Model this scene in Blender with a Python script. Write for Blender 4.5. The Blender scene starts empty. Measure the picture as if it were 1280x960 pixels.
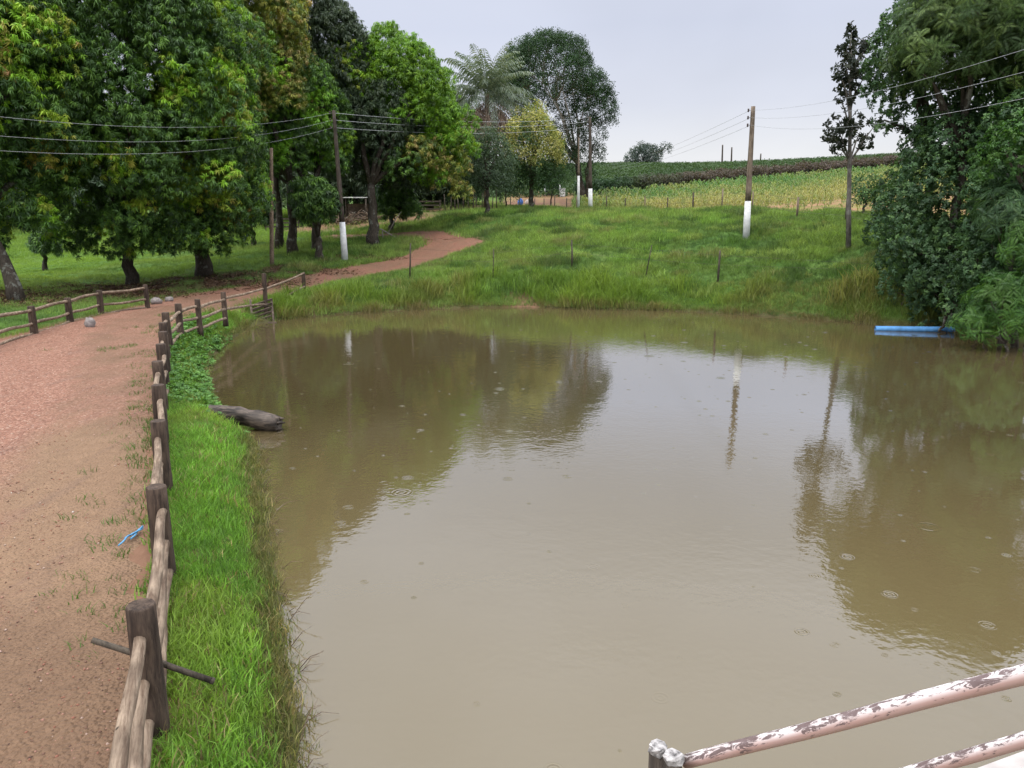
import bpy, math, random
import numpy as np
from math import sin, cos, pi, radians, sqrt
random.seed(7); rng = np.random.default_rng(11)
S = bpy.context.scene
COL = S.collection
# ------------------------------------------------------------------ camera numbers
F, PITCH, H = 962.0, radians(12.6), 4.7
CP, SP = cos(PITCH), sin(PITCH)
def ray(px, py):
    u, v = (px-640)/F, (480-py)/F
    return np.array([u, CP+v*SP, -SP+v*CP])
def at(px, py, D):                     # point on the sight line at ground distance D (y = D)
    r = ray(px, py); t = D/r[1]
    return np.array([r[0]*t, D, H+r[2]*t])
def plane(px, py, z):                  # point on the sight line at height z
    r = ray(px, py); t = (z-H)/r[2]
    return np.array([r[0]*t, r[1]*t, z])
def mpp(D): return D/(CP*F)*1.0         # metres per pixel at distance D

# ------------------------------------------------------------------ noise
def vnoise(x, y, seed=0):
    x = np.asarray(x, float); y = np.asarray(y, float)
    xi, yi = np.floor(x).astype(np.int64), np.floor(y).astype(np.int64)
    fx, fy = x-xi, y-yi; fx = fx*fx*(3-2*fx); fy = fy*fy*(3-2*fy)
    def h(a, b):
        n = (a*374761393 + b*668265263 + seed*982451653) & 0x7fffffff
        n = ((n ^ (n >> 13))*1274126177) & 0x7fffffff
        return ((n ^ (n >> 16)) & 0xffff)/65535.0
    a = h(xi, yi); b = h(xi+1, yi); c = h(xi, yi+1); d = h(xi+1, yi+1)
    return (a*(1-fx)+b*fx)*(1-fy)+(c*(1-fx)+d*fx)*fy
def fbm(x, y, seed=0, o=3):
    s = 0; a = .5; 
    for k in range(o):
        s = s+a*vnoise(x*2**k+17.3*k, y*2**k-9.1*k, seed+k); a *= .5
    return s/(1-.5**o)
def smooth(t): t = np.clip(t, 0, 1); return t*t*(3-2*t)

# ------------------------------------------------------------------ pond outline and terrain
PP = [(-.9, 3.6), (0, 0), (1.5, -3), (2, -6), (24, -6), (25, 8), (23.5, 17)]
wl = [(1350, 452), (1280, 434), (1218, 425), (1197, 415), (1100, 406), (1060, 402), (1000, 398), (900, 391), (830, 388), (740, 386), (660, 384),
      (600, 384), (520, 387), (420, 393), (345, 400), (315, 406), (288, 424), (264, 445), (255, 470), (264, 508), (290, 528),
      (314, 550), (322, 580), (329, 640), (335, 690), (342, 740), (347, 790), (357, 860), (366, 920), (367, 958)]
PP += [tuple(plane(x, y, 0)[:2]) for x, y in wl]
POND = np.array(PP)
def sdpoly(x, y, P):
    x = np.asarray(x, float).ravel(); y = np.asarray(y, float).ravel()
    d = np.full(x.shape, 1e9); ins = np.zeros(x.shape, bool)
    n = len(P)
    for i in range(n):
        ax, ay = P[i]; bx, by = P[(i+1) % n]
        ex, ey = bx-ax, by-ay
        t = np.clip(((x-ax)*ex+(y-ay)*ey)/(ex*ex+ey*ey), 0, 1)
        d = np.minimum(d, (x-ax-t*ex)**2+(y-ay-t*ey)**2)
        c = (ay > y) != (by > y)
        with np.errstate(divide='ignore', invalid='ignore'):
            ins ^= c & (x < ex*(y-ay)/(by-ay if by != ay else 1e-9)+ax)
    d = np.sqrt(d)
    return np.where(ins, -d, d)
ctrl = [(-3, 5, .7), (-10, 0, .7), (-17, 0, .7), (-1, -3, .7), (-6, 12, .7), (-10, 12, .7), (-17, 12, .7), (-11, 22, .7), (-17, 22, .7), (-13, 30, .7),
        (-17, 33, .72), (-11, 34, .72), (-11, 39.5, .72), (-25, 10, .75), (-30, 25, .9), (-45, 10, 1), (-45, 40, 1.3),
        (17.5, 33, 1.2), (20, 37, 3.4), (21.5, 29, 1.3), (26, 24, 1.2), (32, 30, 3.5), (38, 48, 6), (29, 8, 1), (60, 10, 3), (70, 60, 8),
        (-150, 0, 2), (-150, 120, 7), (150, 0, 6), (-300, 300, 10), (300, 300, 14), (0, 300, 13.0), (150, 260, 16), (-100, 240, 10), (0, 500, 4), (-300, 500, 4), (300, 500, 4), (300, 0, 6), (-300, 0, 3)]
for px, py, D in [(20, 375, 33), (165, 355, 41), (255, 345, 44), (370, 320, 50), (431, 325, 49), (430, 352, 43), (500, 340, 46), (560, 322, 48),
                  (610, 302, 50), (500, 322, 51), (545, 298, 55), (525, 293, 57), (467, 307, 55), (490, 290, 62), (58, 340, 52), (60, 300, 78),
                  (608, 272, 62), (432, 268, 82), (450, 282, 68), (535, 264, 76), (585, 256, 90), (715, 335, 43), (617, 350, 41), (898, 352, 39.5),
                  (812, 348, 41), (932, 297, 45), (1060, 312, 40), (737, 265, 76), (866, 266, 62), (902, 264, 58), (1057, 276, 46),
                  (996, 272, 50), (649, 263, 95), (806, 266, 68), (730, 250, 110), (920, 232, 128), (1110, 215, 140), (860, 209, 190),
                  (740, 209, 190), (1000, 204, 190), (1150, 196, 190), (600, 225, 150), (300, 240, 140), (0, 260, 130), (-200, 270, 120)]:
    ctrl.append(tuple(at(px, py, D)))
ctrl = np.array(ctrl, float)
def _tps_fit(P, reg=.15):
    n = len(P); d2 = ((P[:, None, :2]-P[None, :, :2])**2).sum(-1)/1e4
    K = np.where(d2 > 0, d2*np.log(d2+1e-12)*.5, 0)+np.eye(n)*reg*1e-3
    Q = np.c_[np.ones(n), P[:, :2]/100]
    A = np.block([[K, Q], [Q.T, np.zeros((3, 3))]])
    return np.linalg.solve(A, np.r_[P[:, 2], 0, 0, 0])
_W = _tps_fit(ctrl)
def tps(x, y):
    out = np.empty(x.shape); n = len(ctrl)
    for i in range(0, len(x), 20000):
        a, b = x[i:i+20000], y[i:i+20000]
        d2 = ((a[:, None]-ctrl[None, :, 0])**2+(b[:, None]-ctrl[None, :, 1])**2)/1e4
        K = np.where(d2 > 0, d2*np.log(d2+1e-12)*.5, 0)
        out[i:i+20000] = K@_W[:n]+_W[n]+_W[n+1]*a/100+_W[n+2]*b/100
    return out
RL = [(-17, -5), (-16.7, 0), (-16.6, 10), (-16.6, 20), (-16.4, 28), (-16.2, 33), (-15.5, 38)] + [tuple(at(*p)[:2]) for p in [(340, 355, 42.5), (430, 337, 47), (500, 322, 51), (533, 310, 53.5)]] + [(-6.6, 55.3), (-8.6, 57.4), (-11.5, 59.8), (-15.5, 62.2)]
RR = [(1.75, -5), (-.40, 0), (-4.75, 10), (-9.05, 20), (-11.3, 25.5), (-12.4, 29.5), (-12.0, 34), ] + [tuple(at(*p)[:2]) for p in [(384, 366, 39.8), (430, 352, 43), (500, 340, 46), (560, 322, 48)]] + [(-1.4, 50.2), (-5.0, 57.0), (-9.6, 61.2), (-14.6, 63.6)]
RL, RR = np.array(RL), np.array(RR)
ROADP = np.r_[RL, RR[::-1]]
def hgt(x, y, micro=True):
    shp = np.shape(x)
    x = np.asarray(x, float).ravel(); y = np.asarray(y, float).ravel()
    sd = sdpoly(x, y, POND); b = tps(x, y)
    near = (y < 32) & (x < 0)
    b = np.where(near & (x > -18), .7+(b-.7)*smooth((y-24)/10), b)
    w = np.where(y > 33, 2.3, 1.15); w = 1.15+1.3*smooth((y-28)/7)
    w = np.where(x > 14, np.maximum(w, 2.0), w)
    out = .07+(b-.07)*smooth(sd/w*.9+.1)
    if micro:
        rd = sdpoly(x, y, ROADP)
        m = smooth((rd-.3)/1.5)*smooth(sd/2.0)
        mid = smooth((y-34)/6)*(1-smooth((y-75)/30))
        out = out+m*(.03+.55*mid)*(fbm(x/1.7, y/1.7, 5)-.5)+m*mid*.22*(fbm(x/6, y/6, 9)-.5)
    inside = -np.minimum(1.3, .03+.33*np.abs(sd))
    return np.where(sd < 0, inside, out).reshape(shp)
def gz(x, y): return float(hgt(np.array([x]), np.array([y]))[0])

# ------------------------------------------------------------------ materials
def mat(name):
    m = bpy.data.materials.new(name); m.use_nodes = True
    nt = m.node_tree; b = nt.nodes['Principled BSDF']
    return m, nt, b
def N(nt, t, **kw):
    n = nt.nodes.new(t)
    for k, v in kw.items():
        if k.startswith('i_'):
            key = k[2:]; key = int(key) if key.isdigit() else key.replace('_', ' ')
            n.inputs[key].default_value = v
        else: setattr(n, k, v)
    return n
def L(nt, a, b): nt.links.new(a, b)
def noise(nt, scale, detail=4, rough=.55, vec=None, dist=0.0):
    n = N(nt, 'ShaderNodeTexNoise'); n.inputs['Scale'].default_value = scale; n.inputs['Detail'].default_value = detail
    n.inputs['Roughness'].default_value = rough; n.inputs['Distortion'].default_value = dist
    if vec is not None: L(nt, vec, n.inputs['Vector'])
    return n.outputs['Fac']
def ramp(nt, fac, stops, interp='LINEAR'):
    r = N(nt, 'ShaderNodeValToRGB'); cr = r.color_ramp; cr.interpolation = interp
    while len(cr.elements) < len(stops): cr.elements.new(.5)
    for e, (p, c) in zip(cr.elements, stops):
        e.position = p; e.color = (c if len(c) == 4 else (*c, 1)) if not isinstance(c, (int, float)) else (c, c, c, 1)
    L(nt, fac, r.inputs['Fac']); return r.outputs['Color']
def mix(nt, fac, a, b, mode='MIX'):
    n = N(nt, 'ShaderNodeMix', data_type='RGBA', blend_type=mode)
    for s, v in (('Factor', fac), ('A', a), ('B', b)):
        i = [q for q in n.inputs if q.name == s and (q.type == 'VALUE' if s == 'Factor' else q.type == 'RGBA')][0]
        if hasattr(v, 'is_linked'): L(nt, v, i)
        elif isinstance(v, (int, float)) and s != 'Factor': i.default_value = (v, v, v, 1)
        elif s == 'Factor': i.default_value = v
        else: i.default_value = (*v, 1) if len(v) == 3 else v
    return [o for o in n.outputs if o.type == 'RGBA'][0]
def math_(nt, op, a, b=None, clamp=False):
    n = N(nt, 'ShaderNodeMath', operation=op, use_clamp=clamp)
    for i, v in enumerate((a, b)):
        if v is None: continue
        if hasattr(v, 'is_linked'): L(nt, v, n.inputs[i])
        else: n.inputs[i].default_value = v
    return n.outputs[0]
def pos_(nt): return N(nt, 'ShaderNodeNewGeometry').outputs['Position']
def objc(nt): return N(nt, 'ShaderNodeTexCoord').outputs['Object']
def bump(nt, b, h, strength=.4, dist=.02):
    n = N(nt, 'ShaderNodeBump'); n.inputs['Strength'].default_value = strength; n.inputs['Distance'].default_value = dist
    L(nt, h, n.inputs['Height']); L(nt, n.outputs['Normal'], b.inputs['Normal'])
def attr(nt, name): return N(nt, 'ShaderNodeAttribute', attribute_name=name)

def leaf_mat(name, rough=.45, trans=.25, spec=.4, gain=1.0):
    m, nt, b = mat(name)
    c = attr(nt, 'Col').outputs['Color']
    if gain != 1.0: c = mix(nt, 1.0, c, (gain, gain, gain), 'MULTIPLY')
    L(nt, c, b.inputs['Base Color']); b.inputs['Roughness'].default_value = rough
    b.inputs['Specular IOR Level'].default_value = spec
    t = N(nt, 'ShaderNodeBsdfTranslucent'); L(nt, mix(nt, 1.0, c, (1.5, 1.5, .8), 'MULTIPLY'), t.inputs['Color'])
    ms = N(nt, 'ShaderNodeMixShader'); ms.inputs[0].default_value = trans
    L(nt, b.outputs[0], ms.inputs[1]); L(nt, t.outputs[0], ms.inputs[2])
    L(nt, ms.outputs[0], nt.nodes['Material Output'].inputs['Surface'])
    return m
M = {}
M['leaf'] = leaf_mat('leaf_glossy', .48, .28, .28)
M['leaf_matte'] = leaf_mat('leaf_matte', .6, .25, .25)
M['grass'] = leaf_mat('grass_blade', .55, .35, .22)
M['dry'] = leaf_mat('dry_leaf', .8, .1, .1)

def bark_mat(name, dark, light, lichen=.0):
    m, nt, b = mat(name); p = pos_(nt)
    mp = N(nt, 'ShaderNodeMapping'); mp.inputs['Scale'].default_value = (1, 1, .25); L(nt, p, mp.inputs['Vector'])
    n1 = noise(nt, 14, 5, .65, mp.outputs[0]); n2 = noise(nt, 3.2, 4, .6, p)
    c = mix(nt, ramp(nt, n1, [(.3, 0.0), (.7, 1.0)]), dark, light)
    if lichen: c = mix(nt, math_(nt, 'MULTIPLY', ramp(nt, n2, [(.56, 0.0), (.64, 1.0)]), lichen), c, (.30, .31, .27))
    L(nt, c, b.inputs['Base Color']); b.inputs['Roughness'].default_value = .9; b.inputs['Specular IOR Level'].default_value = .15
    bump(nt, b, n1, .7, .03); return m
M['bark'] = bark_mat('mango_bark', (.025, .02, .016), (.085, .07, .055), .4)
M['bark_pale'] = bark_mat('pale_bark', (.16, .14, .12), (.38, .34, .29))
M['bark_grey'] = bark_mat('grey_bark', (.07, .06, .052), (.20, .18, .16), .4)
M['bark_brown'] = bark_mat('brown_bark', (.07, .045, .03), (.19, .14, .10), .5)

def wood_mat(name, dark, light, vscale=(1, 1, .12), knots=True, rough=.8, sc=22, rot=0):
    m, nt, b = mat(name); o = objc(nt)
    if rot:
        mr = N(nt, 'ShaderNodeMapping'); mr.inputs['Rotation'].default_value = (0, 0, rot); L(nt, o, mr.inputs['Vector']); o = mr.outputs[0]
    mp = N(nt, 'ShaderNodeMapping'); mp.inputs['Scale'].default_value = vscale; L(nt, o, mp.inputs['Vector'])
    n1 = noise(nt, sc, 6, .7, mp.outputs[0], .6); n2 = noise(nt, 2.3, 4, .6, o)
    c = mix(nt, ramp(nt, n1, [(.38, 0.0), (.60, 1.0)]), dark, light)
    c = mix(nt, ramp(nt, n2, [(.40, 0.0), (.66, .6)]), c, tuple(v*.45 for v in dark))
    if knots:
        v = N(nt, 'ShaderNodeTexVoronoi'); v.inputs['Scale'].default_value = 5.5; L(nt, o, v.inputs['Vector'])
        c = mix(nt, ramp(nt, v.outputs['Distance'], [(.05, 1.0), (.10, 0.0)]), c, tuple(v*.25 for v in dark))
    L(nt, c, b.inputs['Base Color']); b.inputs['Roughness'].default_value = rough; b.inputs['Specular IOR Level'].default_value = .25
    bump(nt, b, n1, .9, .02); return m
M['post'] = wood_mat('weathered_post_wood', (.032, .021, .016), (.105, .072, .052), knots=False)
M['rail'] = wood_mat('weathered_rail_wood', (.115, .075, .05), (.31, .235, .17), (1, .10, 1), rot=-.405)
M['driftwood'] = wood_mat('wet_driftwood', (.010, .008, .007), (.13, .10, .08), (.15, 1, 1), False, .55, 16)
M['stake'] = wood_mat('thin_stake_wood', (.035, .028, .022), (.10, .08, .06), knots=False)
M['polewood'] = wood_mat('utility_pole_wood', (.10, .075, .055), (.26, .20, .15), (1, 1, .05), False)
M['poledark'] = wood_mat('dark_utility_pole_wood', (.035, .028, .023), (.115, .09, .072), (1, 1, .05), False)
M['slat'] = wood_mat('old_slat_wood', (.07, .05, .038), (.17, .13, .10), (.2, 1, 1), False)

def simple(name, col, rough=.6, var=.25, sc=8, metal=0, spec=.4, bmp=.15):
    m, nt, b = mat(name); o = objc(nt); n = noise(nt, sc, 5, .6, o)
    c = mix(nt, ramp(nt, n, [(.3, 0.0), (.7, 1.0)]), tuple(v*(1-var) for v in col), tuple(min(1, v*(1+var)) for v in col))
    L(nt, c, b.inputs['Base Color']); b.inputs['Roughness'].default_value = rough; b.inputs['Metallic'].default_value = metal
    b.inputs['Specular IOR Level'].default_value = spec
    if bmp: bump(nt, b, n, bmp, .02)
    return m
M['white'] = simple('whitewash', (.60, .60, .60), .85, .22, 4)
M['chipped'] = simple('chipped_white_paint', (.27, .255, .25), .8, .85, 45)
M['wire'] = simple('aluminium_wire', (.42, .43, .44), .5, .05, 5, .6, bmp=0)
M['darkwire'] = simple('rusty_wire', (.10, .08, .07), .7, .2, 5, .2, bmp=0)
M['ceramic'] = simple('insulator_ceramic', (.06, .04, .035), .25, .2, 8, bmp=0)
M['bluepvc'] = simple('blue_pvc', (.08, .24, .50), .5, .3, 4, bmp=0)
M['bluerope'] = simple('blue_nylon', (.09, .28, .48), .5, .2, 20)
M['stone'] = simple('grey_stone', (.20, .175, .165), .85, .45, 9, bmp=.6)
M['concrete'] = simple('pale_concrete', (.34, .31, .295), .8, .15, 6, bmp=.3)
M['bluecloth'] = simple('blue_woven_plastic', (.06, .16, .50), .6, .25, 6)
M['palecloth'] = simple('pale_cloth', (.5, .42, .36), .8, .25, 6)
M['roofwhite'] = simple('white_sheet_roof', (.48, .48, .46), .5, .08, 4)
M['shadedark'] = simple('dark_tarp', (.03, .03, .035), .7, .3, 4)
M['skin'] = simple('skin', (.30, .17, .12), .6, .1, 6, bmp=0)
M['cementwall'] = simple('limewashed_wall', (.55, .54, .51), .9, .2, 3)

def rail_paint():
    m, nt, b = mat('peeling_painted_steel'); o = objc(nt)
    geo = N(nt, 'ShaderNodeNewGeometry')
    mp = N(nt, 'ShaderNodeMapping'); mp.inputs['Rotation'].default_value = (0, 0, 0); mp.inputs['Scale'].default_value = (1, 1, 1); L(nt, o, mp.inputs['Vector'])
    mp.inputs['Scale'].default_value = (.28, 1, 1)
    n1 = noise(nt, 52, 9, .76, mp.outputs[0], .8); n2 = noise(nt, 5, 4, .6, o)
    sx = N(nt, 'ShaderNodeSeparateXYZ'); L(nt, o, sx.inputs[0])
    # peel is worst on the weather side (the pipe's upper face, local z)
    w = math_(nt, 'MULTIPLY', math_(nt, 'ADD', sx.outputs['Z'], .012), 4.0)
    e = math_(nt, 'ADD', math_(nt, 'ADD', n1, math_(nt, 'MULTIPLY', n2, .35)), w)
    peel = ramp(nt, e, [(.79, 0.0), (.81, 1.0)])
    rustn = noise(nt, 40, 3, .5, o)
    rust = mix(nt, rustn, (.10, .06, .055), (.20, .15, .15))
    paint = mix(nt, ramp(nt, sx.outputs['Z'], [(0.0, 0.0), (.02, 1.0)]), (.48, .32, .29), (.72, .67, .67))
    paint = mix(nt, ramp(nt, n2, [(.45, 0.0), (.75, .5)]), paint, (.46, .26, .22))
    L(nt, mix(nt, peel, paint, rust), b.inputs['Base Color'])
    b.inputs['Roughness'].default_value = .4
    bump(nt, b, math_(nt, 'SUBTRACT', 1.0, peel), .4, .004)
    return m
M['railpaint'] = rail_paint()

def ground_mat():
    m, nt, b = mat('meadow_soil'); p = pos_(nt); a = attr(nt, 'Mask')
    sp = N(nt, 'ShaderNodeSeparateColor'); L(nt, a.outputs['Color'], sp.inputs[0])
    n1 = noise(nt, .9, 5, .6, p); n2 = noise(nt, 6, 5, .65, p); n3 = noise(nt, .16, 4, .6, p)
    g = mix(nt, ramp(nt, n1, [(.3, 0.0), (.7, 1.0)]), (.035, .085, .018), (.085, .16, .03))
    g = mix(nt, ramp(nt, n3, [(.42, 0.0), (.7, .7)]), g, (.11, .15, .035))
    g = mix(nt, ramp(nt, n2, [(.45, 0.0), (.75, .6)]), g, (.03, .05, .015))
    dirt = mix(nt, n2, (.12, .066, .042), (.23, .13, .085))
    straw = mix(nt, n2, (.24, .14, .08), (.30, .165, .10))
    straw = mix(nt, ramp(nt, n1, [(.45, 0.0), (.65, .8)]), straw, (.16, .18, .05))
    lit = mix(nt, n2, (.035, .022, .014), (.10, .062, .04))
    c = mix(nt, sp.outputs[1], g, straw); c = mix(nt, sp.outputs[2], c, lit); c = mix(nt, sp.outputs[0], c, dirt)
    L(nt, c, b.inputs['Base Color']); b.inputs['Roughness'].default_value = .95; b.inputs['Specular IOR Level'].default_value = .1
    bump(nt, b, n2, .6, .05); return m
M['ground'] = ground_mat()

def road_mat():
    m, nt, b = mat('red_gravel_road'); p = pos_(nt); a = attr(nt, 'Mask')
    sp = N(nt, 'ShaderNodeSeparateColor'); L(nt, a.outputs['Color'], sp.inputs[0])
    v = N(nt, 'ShaderNodeTexVoronoi'); v.inputs['Scale'].default_value = 26; L(nt, p, v.inputs['Vector'])
    v2 = N(nt, 'ShaderNodeTexVoronoi'); v2.inputs['Scale'].default_value = 60; L(nt, p, v2.inputs['Vector'])
    n1 = noise(nt, .55, 5, .6, p, .5); n2 = noise(nt, 5, 6, .65, p); n3 = noise(nt, .22, 3, .5, p); n4 = noise(nt, 40, 3, .6, p)
    mp = N(nt, 'ShaderNodeMapping'); mp.inputs['Rotation'].default_value = (0, 0, -.42); mp.inputs['Scale'].default_value = (1.5, .22, 1); L(nt, p, mp.inputs['Vector'])
    st = noise(nt, 1.6, 5, .6, mp.outputs[0], .5)
    sv = N(nt, 'ShaderNodeSeparateColor'); L(nt, v.outputs['Color'], sv.inputs[0])
    grav = ramp(nt, sv.outputs[0], [(0.0, (.12, .055, .040)), (.35, (.22, .11, .080)), (.7, (.31, .172, .13)), (.93, (.37, .24, .19)), (1.0, (.47, .39, .34))])
    grav = mix(nt, .35, grav, ramp(nt, v2.outputs['Distance'], [(.1, (.36, .21, .16)), (.6, (.17, .09, .065))]))
    red = mix(nt, .55, mix(nt, 1.0, grav, (.75, .75, .75), 'MULTIPLY'), (.25, .082, .044))
    sand = mix(nt, n2, (.165, .096, .054), (.265, .165, .098))
    soil = mix(nt, n2, (.118, .066, .037), (.205, .124, .072))
    soil = mix(nt, ramp(nt, n4, [(.5, 0.0), (.7, .4)]), soil, (.09, .05, .03))
    # R attribute: gravel, G: red gravel, B: sandy
    k = math_(nt, 'ADD', sp.outputs[0], math_(nt, 'MULTIPLY', math_(nt, 'SUBTRACT', math_(nt, 'ADD', math_(nt, 'MULTIPLY', n1, .6), math_(nt, 'MULTIPLY', st, .4)), .5), 1.9))
    kb = math_(nt, 'ADD', sp.outputs[2], math_(nt, 'MULTIPLY', math_(nt, 'SUBTRACT', n1, .5), 1.5))
    c = mix(nt, ramp(nt, kb, [(.15, 0.0), (.85, 1.0)]), soil, sand)
    gr = mix(nt, sp.outputs[1], mix(nt, 1.0, grav, (1.06, .97, .86), 'MULTIPLY'), red)
    c = mix(nt, ramp(nt, k, [(.22, 0.0), (.78, 1.0)]), c, gr)
    c = mix(nt, ramp(nt, st, [(.55, 0.0), (.72, .4)]), c, (.14, .085, .062))
    L(nt, c, b.inputs['Base Color']); b.inputs['Roughness'].default_value = .75; b.inputs['Specular IOR Level'].default_value = .3
    h = math_(nt, 'ADD', math_(nt, 'MULTIPLY', v.outputs['Distance'], -1.0), math_(nt, 'ADD', math_(nt, 'MULTIPLY', n2, 2.4), math_(nt, 'MULTIPLY', st, 2.5)))
    bump(nt, b, h, .9, .045); return m
M['road'] = road_mat()

def water_mat():
    m, nt, b = mat('muddy_pond_water'); p = pos_(nt)
    n0 = noise(nt, .12, 3, .5, p); nt.nodes.remove(b)
    df = N(nt, 'ShaderNodeBsdfDiffuse'); L(nt, mix(nt, n0, (.096, .073, .033), (.110, .085, .041)), df.inputs['Color'])
    gl = N(nt, 'ShaderNodeBsdfGlossy'); gl.inputs['Roughness'].default_value = .03
    fr = N(nt, 'ShaderNodeFresnel'); fr.inputs['IOR'].default_value = 1.34
    ms = N(nt, 'ShaderNodeMixShader'); L(nt, math_(nt, 'MINIMUM', math_(nt, 'MULTIPLY', fr.outputs[0], 2.8), .68), ms.inputs[0])
    L(nt, df.outputs[0], ms.inputs[1]); L(nt, gl.outputs[0], ms.inputs[2]); L(nt, ms.outputs[0], nt.nodes['Material Output'].inputs['Surface'])
    mp = N(nt, 'ShaderNodeMapping'); mp.inputs['Scale'].default_value = (1, 1, 1); L(nt, p, mp.inputs['Vector'])
    w1 = noise(nt, 2.2, 3, .55, mp.outputs[0]); w2 = noise(nt, 9, 2, .5, mp.outputs[0]); calm = noise(nt, .10, 2, .5, p)
    rip = math_(nt, 'ADD', math_(nt, 'MULTIPLY', w1, .0043), math_(nt, 'MULTIPLY', w2, .0022))
    rip = math_(nt, 'MULTIPLY', rip, ramp(nt, calm, [(.35, .35), (.7, 1.2)]))
    h = rip
    for sc, seed, thr in ((.62, 0, .74), (1.35, 13.7, .80), (2.3, 5.1, .86)):         # rings of the last raindrops
        q = N(nt, 'ShaderNodeMapping'); q.inputs['Location'].default_value = (seed, seed*.7, 0); L(nt, p, q.inputs['Vector'])
        v = N(nt, 'ShaderNodeTexVoronoi', voronoi_dimensions='2D'); v.inputs['Scale'].default_value = sc; L(nt, q.outputs[0], v.inputs['Vector'])
        cs = N(nt, 'ShaderNodeSeparateColor'); L(nt, v.outputs['Color'], cs.inputs[0])
        R = math_(nt, 'ADD', math_(nt, 'MULTIPLY', cs.outputs[1], .10), .05)
        d = math_(nt, 'DIVIDE', v.outputs['Distance'], R)
        win = ramp(nt, d, [(0.0, .6), (.8, 1.0), (1.0, 0.0)])
        s = math_(nt, 'MULTIPLY', math_(nt, 'SINE', math_(nt, 'MULTIPLY', d, 15.0)), win)
        on = ramp(nt, cs.outputs[0], [(thr, 0.0), (thr+.01, 1.0)])
        h = math_(nt, 'ADD', h, math_(nt, 'MULTIPLY', math_(nt, 'MULTIPLY', s, on), math_(nt, 'MULTIPLY', cs.outputs[2], .0024/(1+sc*.35))))
    bn = N(nt, 'ShaderNodeBump'); bn.inputs['Strength'].default_value = 1.0; bn.inputs['Distance'].default_value = 1.0; L(nt, h, bn.inputs['Height'])
    for q in (gl, fr, df): L(nt, bn.outputs['Normal'], q.inputs['Normal'])
    return m
M['water'] = water_mat()

# ------------------------------------------------------------------ mesh building
def mesh_np(name, V, Fq, C=None):
    V = np.ascontiguousarray(V, np.float32); Fq = np.ascontiguousarray(Fq, np.int32)
    me = bpy.data.meshes.new(name); k = Fq.shape[1]
    me.vertices.add(len(V)); me.vertices.foreach_set('co', V.ravel())
    me.loops.add(Fq.size); me.loops.foreach_set('vertex_index', Fq.ravel())
    me.polygons.add(len(Fq)); me.polygons.foreach_set('loop_start', np.arange(0, Fq.size, k, dtype=np.int32))
    me.update(calc_edges=True)
    if C is not None:
        a = me.color_attributes.new('Col', 'FLOAT_COLOR', 'POINT')
        cc = np.ones((len(V), 4), np.float32); cc[:, :3] = C; a.data.foreach_set('color', cc.ravel())
    return me
class MB:
    def __init__(s): s.v = []; s.f = []; s.sm = []
    def add(s, V, Fs, sm=False):
        o = len(s.v); s.v += [tuple(map(float, p)) for p in V]; s.f += [tuple(i+o for i in f) for f in Fs]; s.sm += [sm]*len(Fs); return s
    def box(s, c, d, rz=0, rx=0, ry=0):
        V = []
        for z in (-1, 1):
            for x, y in ((-1, -1), (1, -1), (1, 1), (-1, 1)):
                p = np.array([x*d[0]/2, y*d[1]/2, z*d[2]/2])
                p = np.array([p[0], p[1]*cos(rx)-p[2]*sin(rx), p[1]*sin(rx)+p[2]*cos(rx)])
                p = np.array([p[0]*cos(ry)+p[2]*sin(ry), p[1], -p[0]*sin(ry)+p[2]*cos(ry)])
                p = np.array([p[0]*cos(rz)-p[1]*sin(rz), p[0]*sin(rz)+p[1]*cos(rz), p[2]])
                V.append(p+np.array(c))
        return s.add(V, [(3, 2, 1, 0), (4, 5, 6, 7), (0, 1, 5, 4), (1, 2, 6, 5), (2, 3, 7, 6), (3, 0, 4, 7)])
    def tube(s, P, R, n=8, cap=True, rough=0.0, inset=0.0):
        P = [np.array(p, float) for p in P]
        R = [R]*len(P) if np.isscalar(R) else list(R)
        t0 = P[1]-P[0]; t0 /= np.linalg.norm(t0)
        ref = np.array([0, 0, 1.0]) if abs(t0[2]) < .9 else np.array([1.0, 0, 0])
        a = np.cross(t0, ref); a /= np.linalg.norm(a); V = []; Fs = []
        for i, p in enumerate(P):
            t = P[min(i+1, len(P)-1)]-P[max(i-1, 0)]; t = t/(np.linalg.norm(t)+1e-9)
            a = a-t*np.dot(a, t); a /= np.linalg.norm(a); b = np.cross(t, a)
            for k in range(n):
                w = 2*pi*k/n; r = R[i]*(1+rough*(random.random()-.5)*2)
                V.append(p+r*(cos(w)*a+sin(w)*b))
        for i in range(len(P)-1):
            for k in range(n):
                Fs.append((i*n+k, i*n+(k+1) % n, (i+1)*n+(k+1) % n, (i+1)*n+k))
        s.add(V, Fs, True)
        if cap:
            o = len(s.v)-len(V)
            s.f += [tuple(o+k for k in range(n))[::-1], tuple(o+(len(P)-1)*n+k for k in range(n))]; s.sm += [False, False]
        return s
    def ball(s, c, r, n=10, rings=6, jit=0.0, sq=(1, 1, 1)):
        V = []; Fs = []
        for i in range(rings+1):
            th = pi*i/rings
            for k in range(n):
                w = 2*pi*k/n; j = 1+jit*(random.random()-.5)*2
                V.append((c[0]+r*sq[0]*j*sin(th)*cos(w), c[1]+r*sq[1]*j*sin(th)*sin(w), c[2]+r*sq[2]*j*cos(th)))
        for i in range(rings):
            for k in range(n): Fs.append((i*n+k, (i+1)*n+k, (i+1)*n+(k+1) % n, i*n+(k+1) % n))
        return s.add(V, Fs, True)
    def mesh(s, name, off):
        me = bpy.data.meshes.new(name)
        me.from_pydata([(x-off[0], y-off[1], z-off[2]) for x, y, z in s.v], [], s.f)
        me.polygons.foreach_set('use_smooth', s.sm); me.update(); return me
def world_off(o):
    v = np.array(o.location, float)
    return v if o.parent is None else v+world_off(o.parent)
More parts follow.
